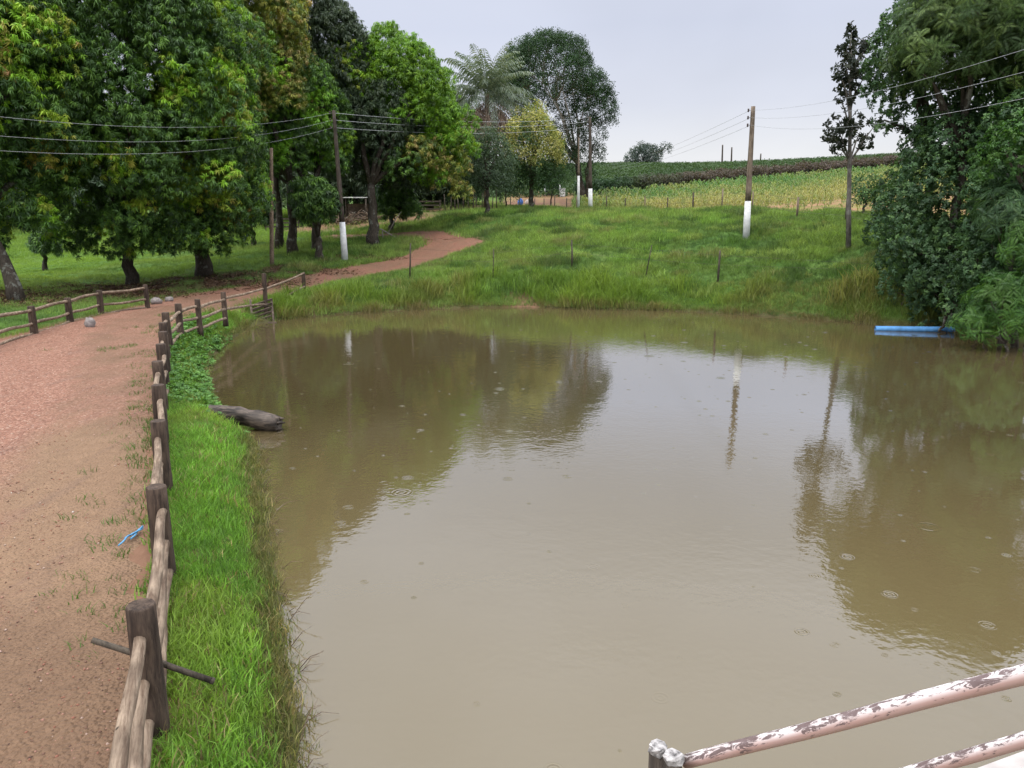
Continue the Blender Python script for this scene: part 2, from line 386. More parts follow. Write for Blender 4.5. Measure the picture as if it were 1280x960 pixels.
def build(name, geo, material, parent=None, loc=None):
    """link a mesh; geo is an MB in world coordinates or (V, F, C)"""
    if parent is not None: off = world_off(parent)
    else: off = np.array(loc if loc is not None else (0, 0, 0), float)
    if isinstance(geo, MB): me = geo.mesh(name, off)
    else: me = mesh_np(name, geo[0]-off[None, :], geo[1], geo[2] if len(geo) > 2 else None)
    o = bpy.data.objects.new(name, me); COL.objects.link(o); me.materials.append(material)
    if parent is not None: o.parent = parent
    else: o.location = off
    return o
def tag(o, label=None, cat=None, group=None, kind=None):
    if label: o['label'] = label
    if cat: o['category'] = cat
    if group: o['group'] = group
    if kind: o['kind'] = kind
    return o
def thing(name, label, cat, loc, group=None):
    o = bpy.data.objects.new(name, None); COL.objects.link(o); o.location = tuple(float(v) for v in loc); o.empty_display_size = .2
    return tag(o, label, cat, group)

# ------------------------------------------------------------------ scattering of leaf / blade templates
def scatter(T, pos, R, sc, col, jit=.18):
    V0, F0, nl = T[0], T[1], T[2]; n = len(pos); nv = len(V0)
    V = np.einsum('nij,vj->nvi', R, V0)*np.asarray(sc).reshape(n, 1, -1)+pos[:, None, :]
    Fq = F0[None]+(np.arange(n)*nv)[:, None, None]
    t = 1+jit*(rng.random((n, nl))*2-1); t = np.repeat(t, nv//nl, axis=1)
    C = col[:, None, :]*t[:, :, None]
    if len(T) > 3: C = C*T[3][None, :, :]
    return V.reshape(-1, 3), Fq.reshape(-1, F0.shape[1]), np.clip(C.reshape(-1, 3), 0, 1)
def merge(parts):
    V = []; Fq = []; C = []; o = 0
    for v, f, c in parts:
        V.append(v); Fq.append(f+o); C.append(c); o += len(v)
    return np.concatenate(V), np.concatenate(Fq), np.concatenate(C)
def unit(a): return a/(np.linalg.norm(a, axis=-1, keepdims=True)+1e-9)
def basis(ax):
    ax = unit(ax); r = unit(rng.normal(size=ax.shape)); x = unit(np.cross(r, ax)); y = np.cross(ax, x)
    return np.stack([x, y, ax], axis=-1)
def rotz(a, tilt=None):
    n = len(a); c, s = np.cos(a), np.sin(a); z = np.zeros(n); o = np.ones(n)
    R = np.stack([np.stack([c, -s, z], -1), np.stack([s, c, z], -1), np.stack([z, z, o], -1)], -2)
    if tilt is not None: R[:, 0, 2] += tilt[:, 0]; R[:, 1, 2] += tilt[:, 1]
    return R
def leaf_quad(base, d, ln, w, side, droop):
    base = np.array(base, float); d = np.array(d, float); d /= np.linalg.norm(d)
    side = np.array(side, float); side /= np.linalg.norm(side)
    mid = base+d*ln*.5+np.array([0, 0, droop*.25*ln]); tip = base+d*ln+np.array([0, 0, -droop*ln*.45])
    return [base, mid+side*w/2, tip, mid-side*w/2]
def tmpl(quads, tints=None):
    V = np.array([p for q in quads for p in q]); n = len(quads)
    Fq = np.arange(4*n).reshape(n, 4)
    return (V, Fq, n)
def t_rosette(n, w, lo, hi, droop, seed):
    r = random.Random(seed); q = []
    for i in range(n):
        a = 2*pi*i*.382+r.uniform(-.3, .3); e = radians(r.uniform(lo, hi))
        d = (cos(a)*cos(e), sin(a)*cos(e), sin(e)); sd = (-sin(a), cos(a), r.uniform(-.35, .35))
        q.append(leaf_quad((0, 0, r.uniform(-.25, .1)), d, r.uniform(.75, 1.1), w*r.uniform(.8, 1.2), sd, droop))
    return tmpl(q)
def t_clump(n, ln, w, seed, spread=.6):
    r = random.Random(seed); q = []
    for i in range(n):
        d = np.array([r.gauss(0, 1), r.gauss(0, 1), r.gauss(.2, .7)]); d /= np.linalg.norm(d)
        s = np.cross(d, (r.gauss(0, .6), r.gauss(0, .6), 1)); c = np.array([r.uniform(-1, 1), r.uniform(-1, 1), r.uniform(-.7, .7)])*spread
        q.append(leaf_quad(c, d, ln*r.uniform(.7, 1.2), w*r.uniform(.8, 1.2), s, .4))
    return tmpl(q)
def t_pinnate(nf, pairs, seed, elev=(5, 40), lw=.07, ll=.30):
    r = random.Random(seed); q = []
    for f in range(nf):
        a = 2*pi*f/nf+r.uniform(-.35, .35); e = radians(r.uniform(*elev)); ln = r.uniform(.8, 1.1)
        P = []
        for k in range(pairs+1):
            s = k/pairs; rr = ln*s*cos(e); z = ln*(s*sin(e)-.55*s*s)
            P.append(np.array([rr*cos(a), rr*sin(a), z]))
        sd = np.array([-sin(a), cos(a), 0])
        for k in range(1, pairs+1):
            t = P[k]-P[k-1]; t /= np.linalg.norm(t); s = k/pairs; l2 = ll*(sin(pi*min(1, .18+.78*s))**.7)*ln
            for sg in (-1, 1):
                d = sd*sg*.85+t*.55+np.array([0, 0, -.18])
                q.append(leaf_quad(P[k], d, l2, lw, t, .3))
    return tmpl(q)
T_MANGO = [t_rosette(14, .20, -78, -2, .45, s) for s in range(5)]
T_BROAD = [t_rosette(9, .42, -45, 35, .4, s+20) for s in range(4)]
T_FINE = [t_clump(13, .42, .22, s+40, .75) for s in range(4)]
T_TINY = [t_clump(12, .6, .38, s+60, .8) for s in range(4)]
T_PIN = [t_pinnate(5, 11, s+80) for s in range(3)]
T_DROOP = [t_pinnate(4, 10, s+90, (-15, 30), .075, .34) for s in range(3)]

PAL = {   # leaf colours: (rgb, weight)
 'mango': [((.050, .106, .026), 4), ((.074, .150, .032), 4), ((.115, .22, .036), 3), ((.034, .070, .022), 2)],
 'mango_dark': [((.038, .062, .032), 4), ((.052, .080, .040), 3), ((.072, .10, .05), 2)],
 'mango_bright': [((.12, .25, .016), 4), ((.165, .30, .018), 3), ((.08, .17, .016), 3)],
 'flush': [((.22, .42, .03), 6), ((.34, .42, .05), 3), ((.42, .30, .08), 1.3), ((.40, .22, .10), .5)],
 'flush_bright': [((.13, .29, .02), 5), ((.19, .31, .025), 3)],
 'olive': [((.17, .21, .035), 4), ((.26, .26, .055), 3), ((.30, .24, .08), 1.5), ((.08, .13, .03), 3)],
 'yellow': [((.38, .36, .12), 4), ((.27, .29, .08), 3), ((.12, .17, .045), 2)],
 'darkgreen': [((.026, .056, .022), 4), ((.040, .082, .028), 3), ((.06, .11, .034), 1)],
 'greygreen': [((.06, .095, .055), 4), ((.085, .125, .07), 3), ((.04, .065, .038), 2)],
 'broad': [((.040, .085, .036), 4), ((.060, .118, .046), 4), ((.09, .165, .055), 1.8)],
 'jac': [((.060, .105, .030), 4), ((.095, .145, .04), 3), ((.042, .078, .026), 2)],
 'lime': [((.048, .12, .024), 4), ((.072, .155, .028), 3), ((.034, .085, .02), 2)],
 'slender': [((.020, .028, .018), 4), ((.034, .040, .026), 3)],
 'umbrella': [((.020, .046, .020), 4), ((.032, .068, .026), 3), ((.046, .09, .032), 1.5)],
 'haze': [((.060, .085, .075), 4), ((.075, .10, .085), 2)],  # grey-blue distance haze put into the leaf colour
}
def pick(key, n):
    p = PAL[key]; w = np.array([q[1] for q in p], float); w /= w.sum()
    return np.array([q[0] for q in p])[rng.choice(len(p), n, p=w)]
def ell_blobs(c, rx, ry, rz, n, rb, zmin=-.75, inner=6, key=None):
    """blobs near the shell of an ellipsoid crown"""
    out = []; c = np.array(c, float); k = 0; i = 0
    while k < n:
        z = 1-2*((i+.5)/(n*1.25)) if i < n*1.25 else random.uniform(zmin, 1); a = i*2.39996+random.uniform(-.4, .4); i += 1
        if z < zmin:
            if i > n*3: break
            continue
        q = sqrt(max(0, 1-z*z)) if z > 0 else (1-z**4)**.5
        r = random.uniform(*rb); f = random.uniform(.86, 1.08)
        out.append((c+np.array([(rx-r*.75)*q*cos(a), (ry-r*.75)*q*sin(a), (rz-r*.75)*z])*f, r, key)); k += 1
    for _ in range(inner):
        d = np.array([random.gauss(0, .35), random.gauss(0, .35), random.gauss(0, .35)])
        out.append((c+d*np.array([rx, ry, rz]), rb[1]*1.1, key))
    return out
def crown_mesh(blobs, center, T, key, dens, size, flush=0, fkey='flush', frad=.9, drop=.85, zlow=-.65, up=.35, jit=.2):
    B = np.array([b[0] for b in blobs]); Rr = np.array([b[1] for b in blobs])
    P = []; A = []; K = []
    for i, (c, r, k) in enumerate(blobs):
        n = max(6, int(dens*r*r)); d = unit(rng.normal(size=(n, 3))); d = d[d[:, 2] > zlow+.35*(rng.random(len(d))-.5)]
        p = c+d*(r*(.72+.34*rng.random((len(d), 1))))
        q = np.linalg.norm(p[:, None, :]-B[None], axis=2)/Rr[None]; q[:, i] = 9
        keep = (q.min(1) > .66) | (rng.random(len(p)) > drop)
        p, d = p[keep], d[keep]
        P.append(p); A.append(d); K += [(k or key, len(p), .78+.44*random.random())]
    Pn = np.concatenate(P); An = np.concatenate(A)
    col = np.concatenate([pick(k, n)*g for k, n, g in K])
    if flush:
        bi = np.repeat(np.arange(len(K)), [q[1] for q in K]); pal = PAL[fkey]; w = np.array([q[1] for q in pal], float); w /= w.sum()
        for f in rng.choice(len(K), min(len(K), int(flush*1.9)), replace=False):
            i0 = np.where(bi == f)[0]
            if len(i0) == 0: continue
            c0 = Pn[i0[rng.integers(len(i0))]]; rad = Rr[f]*frad*(.55+.7*rng.random())
            d = np.linalg.norm((Pn-c0)*np.array([1, 1, 1.2]), axis=1)
            m = (d < rad*(.7+.5*rng.random(len(d)))) & (An[:, 2] > -.25)
            main = pal[rng.choice(len(pal), p=w)][0]; cc = pick(fkey, int(m.sum()))*.45+np.array(main)*.55; col[m] = cc
    out = unit(Pn-np.array(center))
    ax = (An*.55+out*.35)*(.6 if T is T_MANGO else 1)+np.array([0, 0, up*(2 if T is T_MANGO else 1)])+rng.normal(size=An.shape)*.28
    R = basis(ax); sc = size*(.75+.5*rng.random(len(Pn)))
    parts = []; ti = rng.integers(0, len(T), len(Pn))
    for k in range(len(T)):
        m = ti == k
        if m.any(): parts.append(scatter(T[k], Pn[m], R[m], sc[m], col[m], jit))
    return merge(parts)
def trunk_mesh(base, top, r0, limbs, n=10, flare=1.5, wob=.12, rl=.55):
    """tapered trunk from base to fork, limbs on to each target"""
    m = MB(); base = np.array(base, float); top = np.array(top, float); P = []; R = []
    k = 7
    for i in range(k):
        s = i/(k-1); p = base*(1-s)+top*s
        if 0 < i < k-1: p = p+np.array([random.uniform(-1, 1), random.uniform(-1, 1), 0])*wob
        P.append(p); R.append(r0*(1-.3*s)*(1+(flare-1)*(1-s)**5))
    P[0] = P[0]-np.array([0, 0, .25])
    m.tube(P, R, n, rough=.07)
    for t in limbs:
        t = np.array(t, float); L_ = np.linalg.norm(t-top); Q = []; q = []
        for i in range(6):
            s = i/5; p = top*(1-s)+t*s+np.array([0, 0, sin(pi*s)*L_*.10])
            if 0 < i < 5: p = p+np.array([random.uniform(-1, 1), random.uniform(-1, 1), random.uniform(-.6, .6)])*L_*.045
            Q.append(p); q.append(r0*rl*(1-.8*s)+.012)
        m.tube(Q, q, 7, rough=.05)
    return m
def tree(name, label, cat, base, fork_h, r0, blobs, center, T, key, dens, size, leaf='leaf', bark='bark', group=None, limbs=6, lean=(0, 0), flare=1.5, rl=.55, **kw):
    base = np.array(base, float)
    t = thing(name, label, cat, base, group)
    top = base+np.array([lean[0], lean[1], fork_h])
    tg = [b[0] for b in random.sample(blobs, min(limbs, len(blobs)))]
    build('trunk', trunk_mesh(base, top, r0, tg, flare=flare, rl=rl), M[bark], t)
    build('crown', crown_mesh(blobs, center, T, key, dens, size, **kw), M[leaf], t)
    return t

# ------------------------------------------------------------------ world, sun, camera
w = bpy.data.worlds.new('World'); S.world = w; w.use_nodes = True; nt = w.node_tree
bg = nt.nodes['Background']; bg.inputs['Strength'].default_value = .1
sky = N(nt, 'ShaderNodeTexSky', sky_type='NISHITA', sun_disc=False)
SUN_EL, SUN_AZ = radians(58), radians(215)
sky.sun_elevation = SUN_EL; sky.sun_rotation = SUN_AZ; sky.altitude = 600; sky.dust_density = 3
tc = N(nt, 'ShaderNodeTexCoord'); sx = N(nt, 'ShaderNodeSeparateXYZ'); L(nt, tc.outputs['Generated'], sx.inputs[0])
cl = N(nt, 'ShaderNodeMapping'); cl.inputs['Scale'].default_value = (1, 1, 2.2); L(nt, tc.outputs['Generated'], cl.inputs['Vector'])
nz = noise(nt, 1.7, 4, .5, cl.outputs[0], .3)
zz = math_(nt, 'ADD', sx.outputs['Z'], math_(nt, 'MULTIPLY', math_(nt, 'SUBTRACT', nz, .5), .05))
oc = ramp(nt, zz, [(0.0, (.47, .47, .475)), (.065, (.46, .465, .48)), (.13, (.375, .39, .44)), (.22, (.325, .345, .41)), (.33, (.34, .36, .42)), (.46, (.53, .56, .64)), (.62, (.74, .77, .86)), (.80, (.94, .96, 1.0)), (1.0, (1.0, 1.0, 1.0))])
zen = ramp(nt, zz, [(.38, .5), (.75, 1.0)])
oc = mix(nt, 1.0, mix(nt, 1.0, oc, (40, 40, 40), 'MULTIPLY'), zen, 'MULTIPLY')
oc = mix(nt, 1.0, oc, ramp(nt, nz, [(.3, .84), (.7, 1.09)]), 'MULTIPLY')
L(nt, mix(nt, .06, oc, sky.outputs[0]), bg.inputs['Color'])
sl = bpy.data.lights.new('sun', 'SUN'); sl.energy = 1.6; sl.angle = radians(22); sl.color = (1, .95, .87)
so = bpy.data.objects.new('sun', sl); COL.objects.link(so)
sd_ = np.array([sin(SUN_AZ)*cos(SUN_EL), cos(SUN_AZ)*cos(SUN_EL), sin(SUN_EL)])
from mathutils import Vector
so.rotation_euler = Vector(sd_).to_track_quat('Z', 'Y').to_euler(); so.location = (0, 0, 60)
cam = bpy.data.cameras.new('camera'); cam.sensor_width = 36; cam.lens = F/1280*36; cam.clip_start = .05; cam.clip_end = 3000
co = bpy.data.objects.new('camera', cam); COL.objects.link(co); co.location = (0, 0, H); co.rotation_euler = (pi/2-PITCH, 0, 0)
S.camera = co
S.view_settings.view_transform = 'Standard'; S.view_settings.look = 'None'; S.view_settings.gamma = 1; S.view_settings.exposure = 0
S.cycles.max_bounces = 6; S.cycles.diffuse_bounces = 3; S.cycles.glossy_bounces = 3; S.cycles.transmission_bounces = 3; S.cycles.transparent_max_bounces = 4
S.cycles.use_denoising = True
try: S.cycles.denoiser = 'OPENIMAGEDENOISE'
except Exception: pass
S.cycles.use_adaptive_sampling = True; S.cycles.adaptive_threshold = .015

# ------------------------------------------------------------------ ground, road, water
def axis(a, b, step, lo, hi, g=1.12):
    m = list(np.arange(a, b+1e-6, step)); s = step; x = b; r = []
    while x < hi: s *= g; x += s; r.append(x)
    s = step; x = a; l = []
    while x > lo: s *= g; x -= s; l.append(x)
    return np.array(l[::-1]+m+r)
gx = axis(-30, 32, .3, -900, 900); gy = axis(-8, 66, .3, -120, 900)
X, Y = np.meshgrid(gx, gy); Z = hgt(X, Y)
rdg = sdpoly(X, Y, ROADP).reshape(X.shape)
Z = np.where(rdg < -.5, Z-.05, Z)
ny, nx = X.shape; I = np.arange(nx*ny).reshape(ny, nx)
Fq = np.stack([I[:-1, :-1], I[:-1, 1:], I[1:, 1:], I[1:, :-1]], -1).reshape(-1, 4)
V = np.stack([X, Y, Z], -1).reshape(-1, 3)
# field edge: the upper wire fence, running away to the left
FENCE_UP = [(1118, 283, 40.5), (1057, 278, 45), (996, 272, 50), (940, 267, 54.5), (902, 265, 58), (866, 265.5, 62), (834, 265.5, 65), (806, 265.5, 68.5), (781, 264.5, 72), (758, 264, 75.5),
            (721, 264, 79), (708, 264, 82), (693, 264, 86), (680, 263.5, 89), (668, 263.5, 92), (649, 263, 96), (638, 263, 99), (625, 263, 103)]
FU = np.array([at(*p)[:2] for p in FENCE_UP])
def field_side(x, y):      # > 0 beyond the fence
    xs = np.interp(y, FU[:, 1], FU[:, 0]); return np.where(y < FU[0, 1], -1, x-xs)
LIT = [(-19.5, 38.5, 4.5, 3.2), (-15.5, 42, 4.5, 2.6), (-23, 34, 4, 3), (-12, 45.5, 3.0, 1.2), (-9.8, 50.5, 3, 1.2)]
def litter(x, y):
    m = np.zeros(np.shape(x))
    for cx, cy, a, b in LIT: m = np.maximum(m, 1-smooth((np.sqrt(((x-cx)/a)**2+((y-cy)/b)**2)-.6)/.7))
    return m*smooth((fbm(x/1.3, y/1.3, 31)-.22)/.25)
xf, yf = V[:, 0], V[:, 1]; sdp = sdpoly(xf, yf, POND); rdf = rdg.ravel()
mask = np.zeros((len(V), 4), np.float32); mask[:, 3] = 1
mask[:, 0] = 1-smooth((rdf-.1)/.5)
fs = field_side(xf, yf)
mask[:, 1] = smooth((fs-np.where(xf > 16, 2.2, 0))/1.2)*(1-smooth((yf-132)/8))*(xf < 75)*.85
drt = [(at(455, 276, 70), 8, 5), (at(560, 258, 80), 9, 6), (at(585, 258, 90), 8, 4), (at(650, 255, 106), 9, 5), (at(690, 250, 112), 7, 5), (at(535, 262, 80), 5, 3)]
for c, a, b in drt:
    e = np.sqrt(((xf-c[0])/a)**2+((yf-c[1])/b)**2); mask[:, 0] = np.maximum(mask[:, 0], (1-smooth((e-.6)/.6))*.9*smooth((fbm(xf/2, yf/2, 3)-.2)/.2))
mask[:, 2] = np.maximum(litter(xf, yf), (1-smooth((sdp-.15)/.5))*.75)
mask[:, 0] = np.maximum(mask[:, 0], (np.abs(xf-at(652, 386, 38)[0]) < 1.0)*(sdp < 1.2)*(yf > 30)*.9)
g = build('ground', (V, Fq), M['ground']); g['kind'] = 'structure'; g.data.polygons.foreach_set('use_smooth', [True]*len(Fq))
a_ = g.data.color_attributes.new('Mask', 'FLOAT_COLOR', 'POINT'); a_.data.foreach_set('color', mask.ravel())
# road ribbon
def resample(P, n):
    d = np.r_[0, np.cumsum(np.linalg.norm(np.diff(P, axis=0), axis=1))]; return d
ns, ntt = 300, 48
k0 = np.arange(len(RL)); kk = np.linspace(0, len(RL)-1, ns)
dL = np.stack([np.interp(kk, k0, RL[:, i]) for i in (0, 1)], -1); dR = np.stack([np.interp(kk, k0, RR[:, i]) for i in (0, 1)], -1)
for arr in (dL, dR):
    for _ in range(8): arr[1:-1] = .25*arr[:-2]+.5*arr[1:-1]+.25*arr[2:]
    arr += (fbm(arr[:, 1]*.9, arr[:, 0]*.9, 77)[:, None]-.5)*.7
tt = np.linspace(0, 1, ntt); RX = dL[:, None, 0]*(1-tt)+dR[:, None, 0]*tt; RY = dL[:, None, 1]*(1-tt)+dR[:, None, 1]*tt
RZ = hgt(RX, RY, False)
edge = np.minimum(tt, 1-tt)[None, :]*np.linalg.norm(dR-dL, axis=1)[:, None]
rut = .035*(fbm(RX/1.2, RY/1.6, 12)-.5)
wd = np.linalg.norm(dR-dL, axis=1)[:, None]; off_c = (tt[None, :]-.5)*wd; tracks = sum(np.exp(-((off_c-c-.25*np.sin(RY/5))/.22)**2) for c in (-.95, .75))
RZ = RZ-.05+.075*smooth(edge/.45)+rut*smooth(edge/.6)-.028*tracks*(.5+fbm(RX/2, RY/2, 14))
Ir = np.arange(ns*ntt).reshape(ns, ntt)
Fr = np.stack([Ir[:-1, :-1], Ir[:-1, 1:], Ir[1:, 1:], Ir[1:, :-1]], -1).reshape(-1, 4)
rv = np.stack([RX, RY, RZ], -1).reshape(-1, 3)
rd = build('dirt_road', (rv, Fr), M['road']); rd['kind'] = 'structure'; rd.data.polygons.foreach_set('use_smooth', [True]*len(Fr))
rm = np.ones((len(rv), 4), np.float32)
dfence = np.interp(rv[:, 1], RR[:, 1][:7], RR[:, 0][:7])-rv[:, 0]
rm[:, 0] = np.clip(smooth((dfence-1.0-.05*rv[:, 1])/1.8)*.75+smooth((rv[:, 1]-11)/5)*.5, 0, 1)
rm[:, 1] = np.clip(1-smooth((rv[:, 1]-6)/5)*.9+smooth((rv[:, 1]-34)/8)*1.0, 0, 1)
rm[:, 2] = smooth((rv[:, 1]-6.3)/2)*(1-smooth((rv[:, 1]-13)/3))+smooth((rv[:, 1]-36)/6)*.3
a_ = rd.data.color_attributes.new('Mask', 'FLOAT_COLOR', 'POINT'); a_.data.foreach_set('color', rm.ravel())
# water: the pond sheet, just over its outline
cx_, cy_ = POND[:, 0].mean(), POND[:, 1].mean()
wm = MB(); e = []
n = len(POND)
for i in range(n):
    p, q, r = POND[i-1], POND[i], POND[(i+1) % n]; t = r-p; nn = np.array([t[1], -t[0]]); nn = nn/np.linalg.norm(nn)
    c1 = q+nn*.35; 
    if sdpoly([c1[0]], [c1[1]], POND)[0] < 0: c1 = q-nn*.35
    e.append((c1[0], c1[1], 0.0))
wm.add(e, [tuple(range(n))])
wt = build('water', wm, M['water']); wt['kind'] = 'structure'

# ------------------------------------------------------------------ trees
def EL(cx, cy, D, rxp, ryp, dep=.9):
    c = at(cx, cy, D); v = (480-cy)/F; s = D/(CP+v*SP)/F
    return c, rxp*s, rxp*s*dep, ryp*s*1.03
def on(px, py, D):
    p = at(px, py, D); p[2] = gz(p[0], p[1]); return p
MG = 'mango trees beside the dirt road'
def mango(label, base, crown, nb, rb, key='mango', flush=10, fkey='flush', fork=3.2, r0=.4, lean=(0, 0), dens=135, size=.245, extra=None, zmin=-.92, limbs=8, group=MG, name='mango_tree', inner=8, drop=.72, T=None, frad=1.15, zlow=-.5, **kw):
    c, rx, ry, rz = EL(*crown)
    bl = ell_blobs(c, rx, ry, rz, nb, rb, zmin=zmin, inner=inner)
    if extra: bl += extra
    return tree(name, label, 'tree', on(*base), fork, r0, bl, c, T or T_MANGO, key, dens, size, flush=flush, fkey=fkey, lean=lean, limbs=limbs, group=group, drop=drop, frad=frad, zlow=zlow, **kw)
def blobs_px(L_, key=None): 
    out = []
    for px, py, D, r, *k in L_:
        p = at(px, py, D); out.append((p, r*D/CP/F, k[0] if k else key))
    return out
mango('huge mango tree at the left edge, dark leaning trunk behind the low log fence', (22, 378, 33), (-45, 95, 35, 150, 205), 92, (1.1, 1.75), flush=18, r0=.27, lean=(-1.1, .3), fork=3.6,
      extra=blobs_px([(20, 250, 34, 34), (-20, 290, 34, 30), (60, 225, 35, 30), (30, 200, 34, 30), (45, 270, 34, 24), (0, 255, 33.5, 26), (-15, 310, 33.5, 22), (75, 180, 34.5, 28)]))
mango('broadest mango tree, lime green patches, trunk beside the end of the low log fence', (165, 357, 41), (168, 110, 41, 148, 205), 125, (1.1, 1.85), flush=34, r0=.30, flare=1.3,
      extra=blobs_px([(90, 285, 40, 32), (130, 290, 40, 34), (60, 255, 40, 26), (225, 285, 40, 26), (180, 300, 40.5, 28), (75, 300, 39.5, 22), (105, 308, 39.3, 20), (150, 312, 39.3, 20), (200, 306, 39.3, 22), (240, 296, 39.8, 22), (50, 275, 39.5, 24), (130, 262, 38.8, 30), (190, 265, 38.8, 30), (95, 250, 38.8, 30), (165, 225, 37.6, 32), (160, 275, 37.6, 28), (135, 205, 37.4, 30), (205, 230, 37.8, 30), (165, 300, 38.2, 22), (60, 215, 38.5, 30), (110, 175, 37, 30)]), frad=.85)
mango('mango tree with double trunk standing just right of the broadest one, low hanging crown', (255, 346, 44), (260, 210, 43.5, 72, 125), 66, (1.0, 1.6), flush=18, r0=.42, flare=1.25,
      extra=blobs_px([(215, 290, 43, 24), (290, 290, 43, 26), (300, 255, 43, 24), (240, 305, 42.2, 18), (270, 308, 42.2, 18), (292, 295, 42.2, 18), (250, 270, 41.8, 26), (285, 262, 41.8, 24)]))
mango('tall mango tree whose crown is covered in coppery young leaves', (368, 322, 50), (302, 60, 50, 82, 150), 80, (1.0, 1.6), key='olive', flush=26, fkey='flush', r0=.28, fork=4.5, frad=1.0)
mango('tall dark mango tree with dull grey green leaves, behind the leaning electricity pole', (350, 310, 56), (393, 115, 56, 72, 128), 84, (1.0, 1.6), key='mango_dark', flush=3, r0=.27, fork=5, size=.27, dens=110)
mango('mid green mango tree with drooping lower crown left of the electricity pole', (396, 318, 52), (372, 165, 52, 66, 88), 52, (.9, 1.4), key='mango', flush=8, fkey='flush_bright', r0=.3, fork=2.5)
def fbl():
    c, rx, ry, rz = EL(492, 158, 58, 84, 112); out = []
    for p, r, k in ell_blobs(c, rx, ry, rz, 96, (1.0, 1.6), zmin=-.75, inner=8):
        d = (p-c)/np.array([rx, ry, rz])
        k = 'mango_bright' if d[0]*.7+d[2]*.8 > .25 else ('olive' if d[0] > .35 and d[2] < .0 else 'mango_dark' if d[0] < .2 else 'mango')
        out.append((p, r, k))
    return c, out
c_, b_ = fbl()
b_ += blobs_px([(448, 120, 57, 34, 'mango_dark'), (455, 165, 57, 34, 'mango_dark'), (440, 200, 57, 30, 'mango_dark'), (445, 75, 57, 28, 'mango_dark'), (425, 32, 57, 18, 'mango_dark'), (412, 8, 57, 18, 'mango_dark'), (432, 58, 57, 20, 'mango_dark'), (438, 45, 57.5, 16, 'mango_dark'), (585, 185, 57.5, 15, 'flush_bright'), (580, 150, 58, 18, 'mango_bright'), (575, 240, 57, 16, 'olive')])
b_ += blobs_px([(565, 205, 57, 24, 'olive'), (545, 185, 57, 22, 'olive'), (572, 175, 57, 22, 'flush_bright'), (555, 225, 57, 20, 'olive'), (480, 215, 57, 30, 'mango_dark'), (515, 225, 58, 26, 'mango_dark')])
tree('mango_tree', 'mango tree with bright yellow green top and spotted trunk right of the electricity pole', 'tree', on(467, 308, 55), 4.2, .37, b_, c_, T_MANGO, 'mango', 115, .27, group=MG, flush=8, fkey='flush_bright', limbs=9, zlow=-.45)
mango('small round dark mango tree on a short stem near the dirt road bend', (490, 290, 62), (494, 250, 62, 27, 25), 14, (.7, 1.0), key='mango', flush=0, r0=.2, fork=1.3, size=.34, limbs=5, zmin=-.9, inner=3)
mango('small forked mango tree with spotted trunk left of the whitewashed pole foot', (399, 318, 49), (392, 258, 49, 24, 34), 14, (.7, 1.1), key='mango', flush=0, r0=.24, fork=1.5, size=.32, limbs=5, inner=3)
mango('slim young tree with a small round crown on the lawn at far left', (58, 342, 52), (56, 305, 52, 19, 20), 9, (.5, .8), key='mango', flush=0, r0=.16, fork=1.8, size=.3, limbs=4, inner=2, group='young trees on the lawn')
mango('thin young tree under the canopy left of the grey wooden pole', (317, 311, 60), (318, 262, 60, 24, 26), 10, (.7, 1.0), key='mango_dark', flush=0, r0=.16, fork=1.8, size=.34, limbs=4, inner=2, group='young trees on the lawn')
# dark trees behind the mangoes, added thick to block light under the canopy
bt = [((430, 275, 78), (435, 222, 78, 62, 38), 'low dark tree closing the gap behind the leaning electricity pole'),
      ((520, 264, 80), (530, 218, 80, 50, 36), 'low dark tree behind the small round mango, under the bright topped mango'),
      ((345, 285, 84), (345, 195, 84, 75, 85), 'deep green tree behind the coppery mango tree, mostly in shade'),
      ((445, 272, 88), (450, 180, 88, 70, 80), 'dark tree behind the leaning electricity pole, above the white shed roof'),
      ((548, 262, 90), (552, 190, 88, 52, 70), 'dark tree behind the bright topped mango, left of the palm'),
      ((262, 290, 88), (258, 215, 88, 70, 70), 'shaded tree behind the double trunked mango'),
      ((130, 292, 95), (125, 215, 95, 85, 72), 'blue green tree far behind the broadest mango'),
      ((15, 296, 95), (15, 220, 95, 80, 75), 'blue green tree far behind the leaning trunk at left'),
      ((-110, 300, 95), (-110, 200, 95, 80, 90), 'blue green tree at the far left end of the lawn')]
for b, c, lb in bt:
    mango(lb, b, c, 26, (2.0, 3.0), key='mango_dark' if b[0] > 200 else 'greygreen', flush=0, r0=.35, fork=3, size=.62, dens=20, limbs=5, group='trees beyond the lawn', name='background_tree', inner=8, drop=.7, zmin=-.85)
# tall umbrella tree
c = at(684, 128, 100); s = 100/CP/F
tb = []
for i in range(130):
    z = 1-.93*(i+.5)/130; a = i*2.39996; q = sqrt(1-z*z); f = random.uniform(.86, .97)
    p = c+np.array([q*cos(a)*68*s*f, q*sin(a)*60*s*f, z*79*s*f-4*s]); tb.append((p, random.uniform(.75, 1.15), None))
tb += blobs_px([(748, 112, 99, 14), (756, 124, 99, 11), (738, 128, 98, 15), (752, 143, 99, 13), (728, 150, 98, 14), (742, 165, 99, 13), (718, 170, 99, 12), (736, 186, 99, 10), (706, 190, 99, 11),
                (700, 160, 101, 12), (632, 120, 99, 14), (640, 138, 99, 12), (650, 160, 99, 12), (668, 150, 101, 10), (760, 128, 100, 8), (728, 128, 99, 12), (690, 205, 100, 12), (716, 205, 100, 9), (748, 188, 100, 7)])
tb = [(p, r*(1.25 if i >= 130 else 1), k) for i, (p, r, k) in enumerate(tb) if i >= 130 or vnoise(p[0]/2.4, p[2]/2.4, 23) > .24]
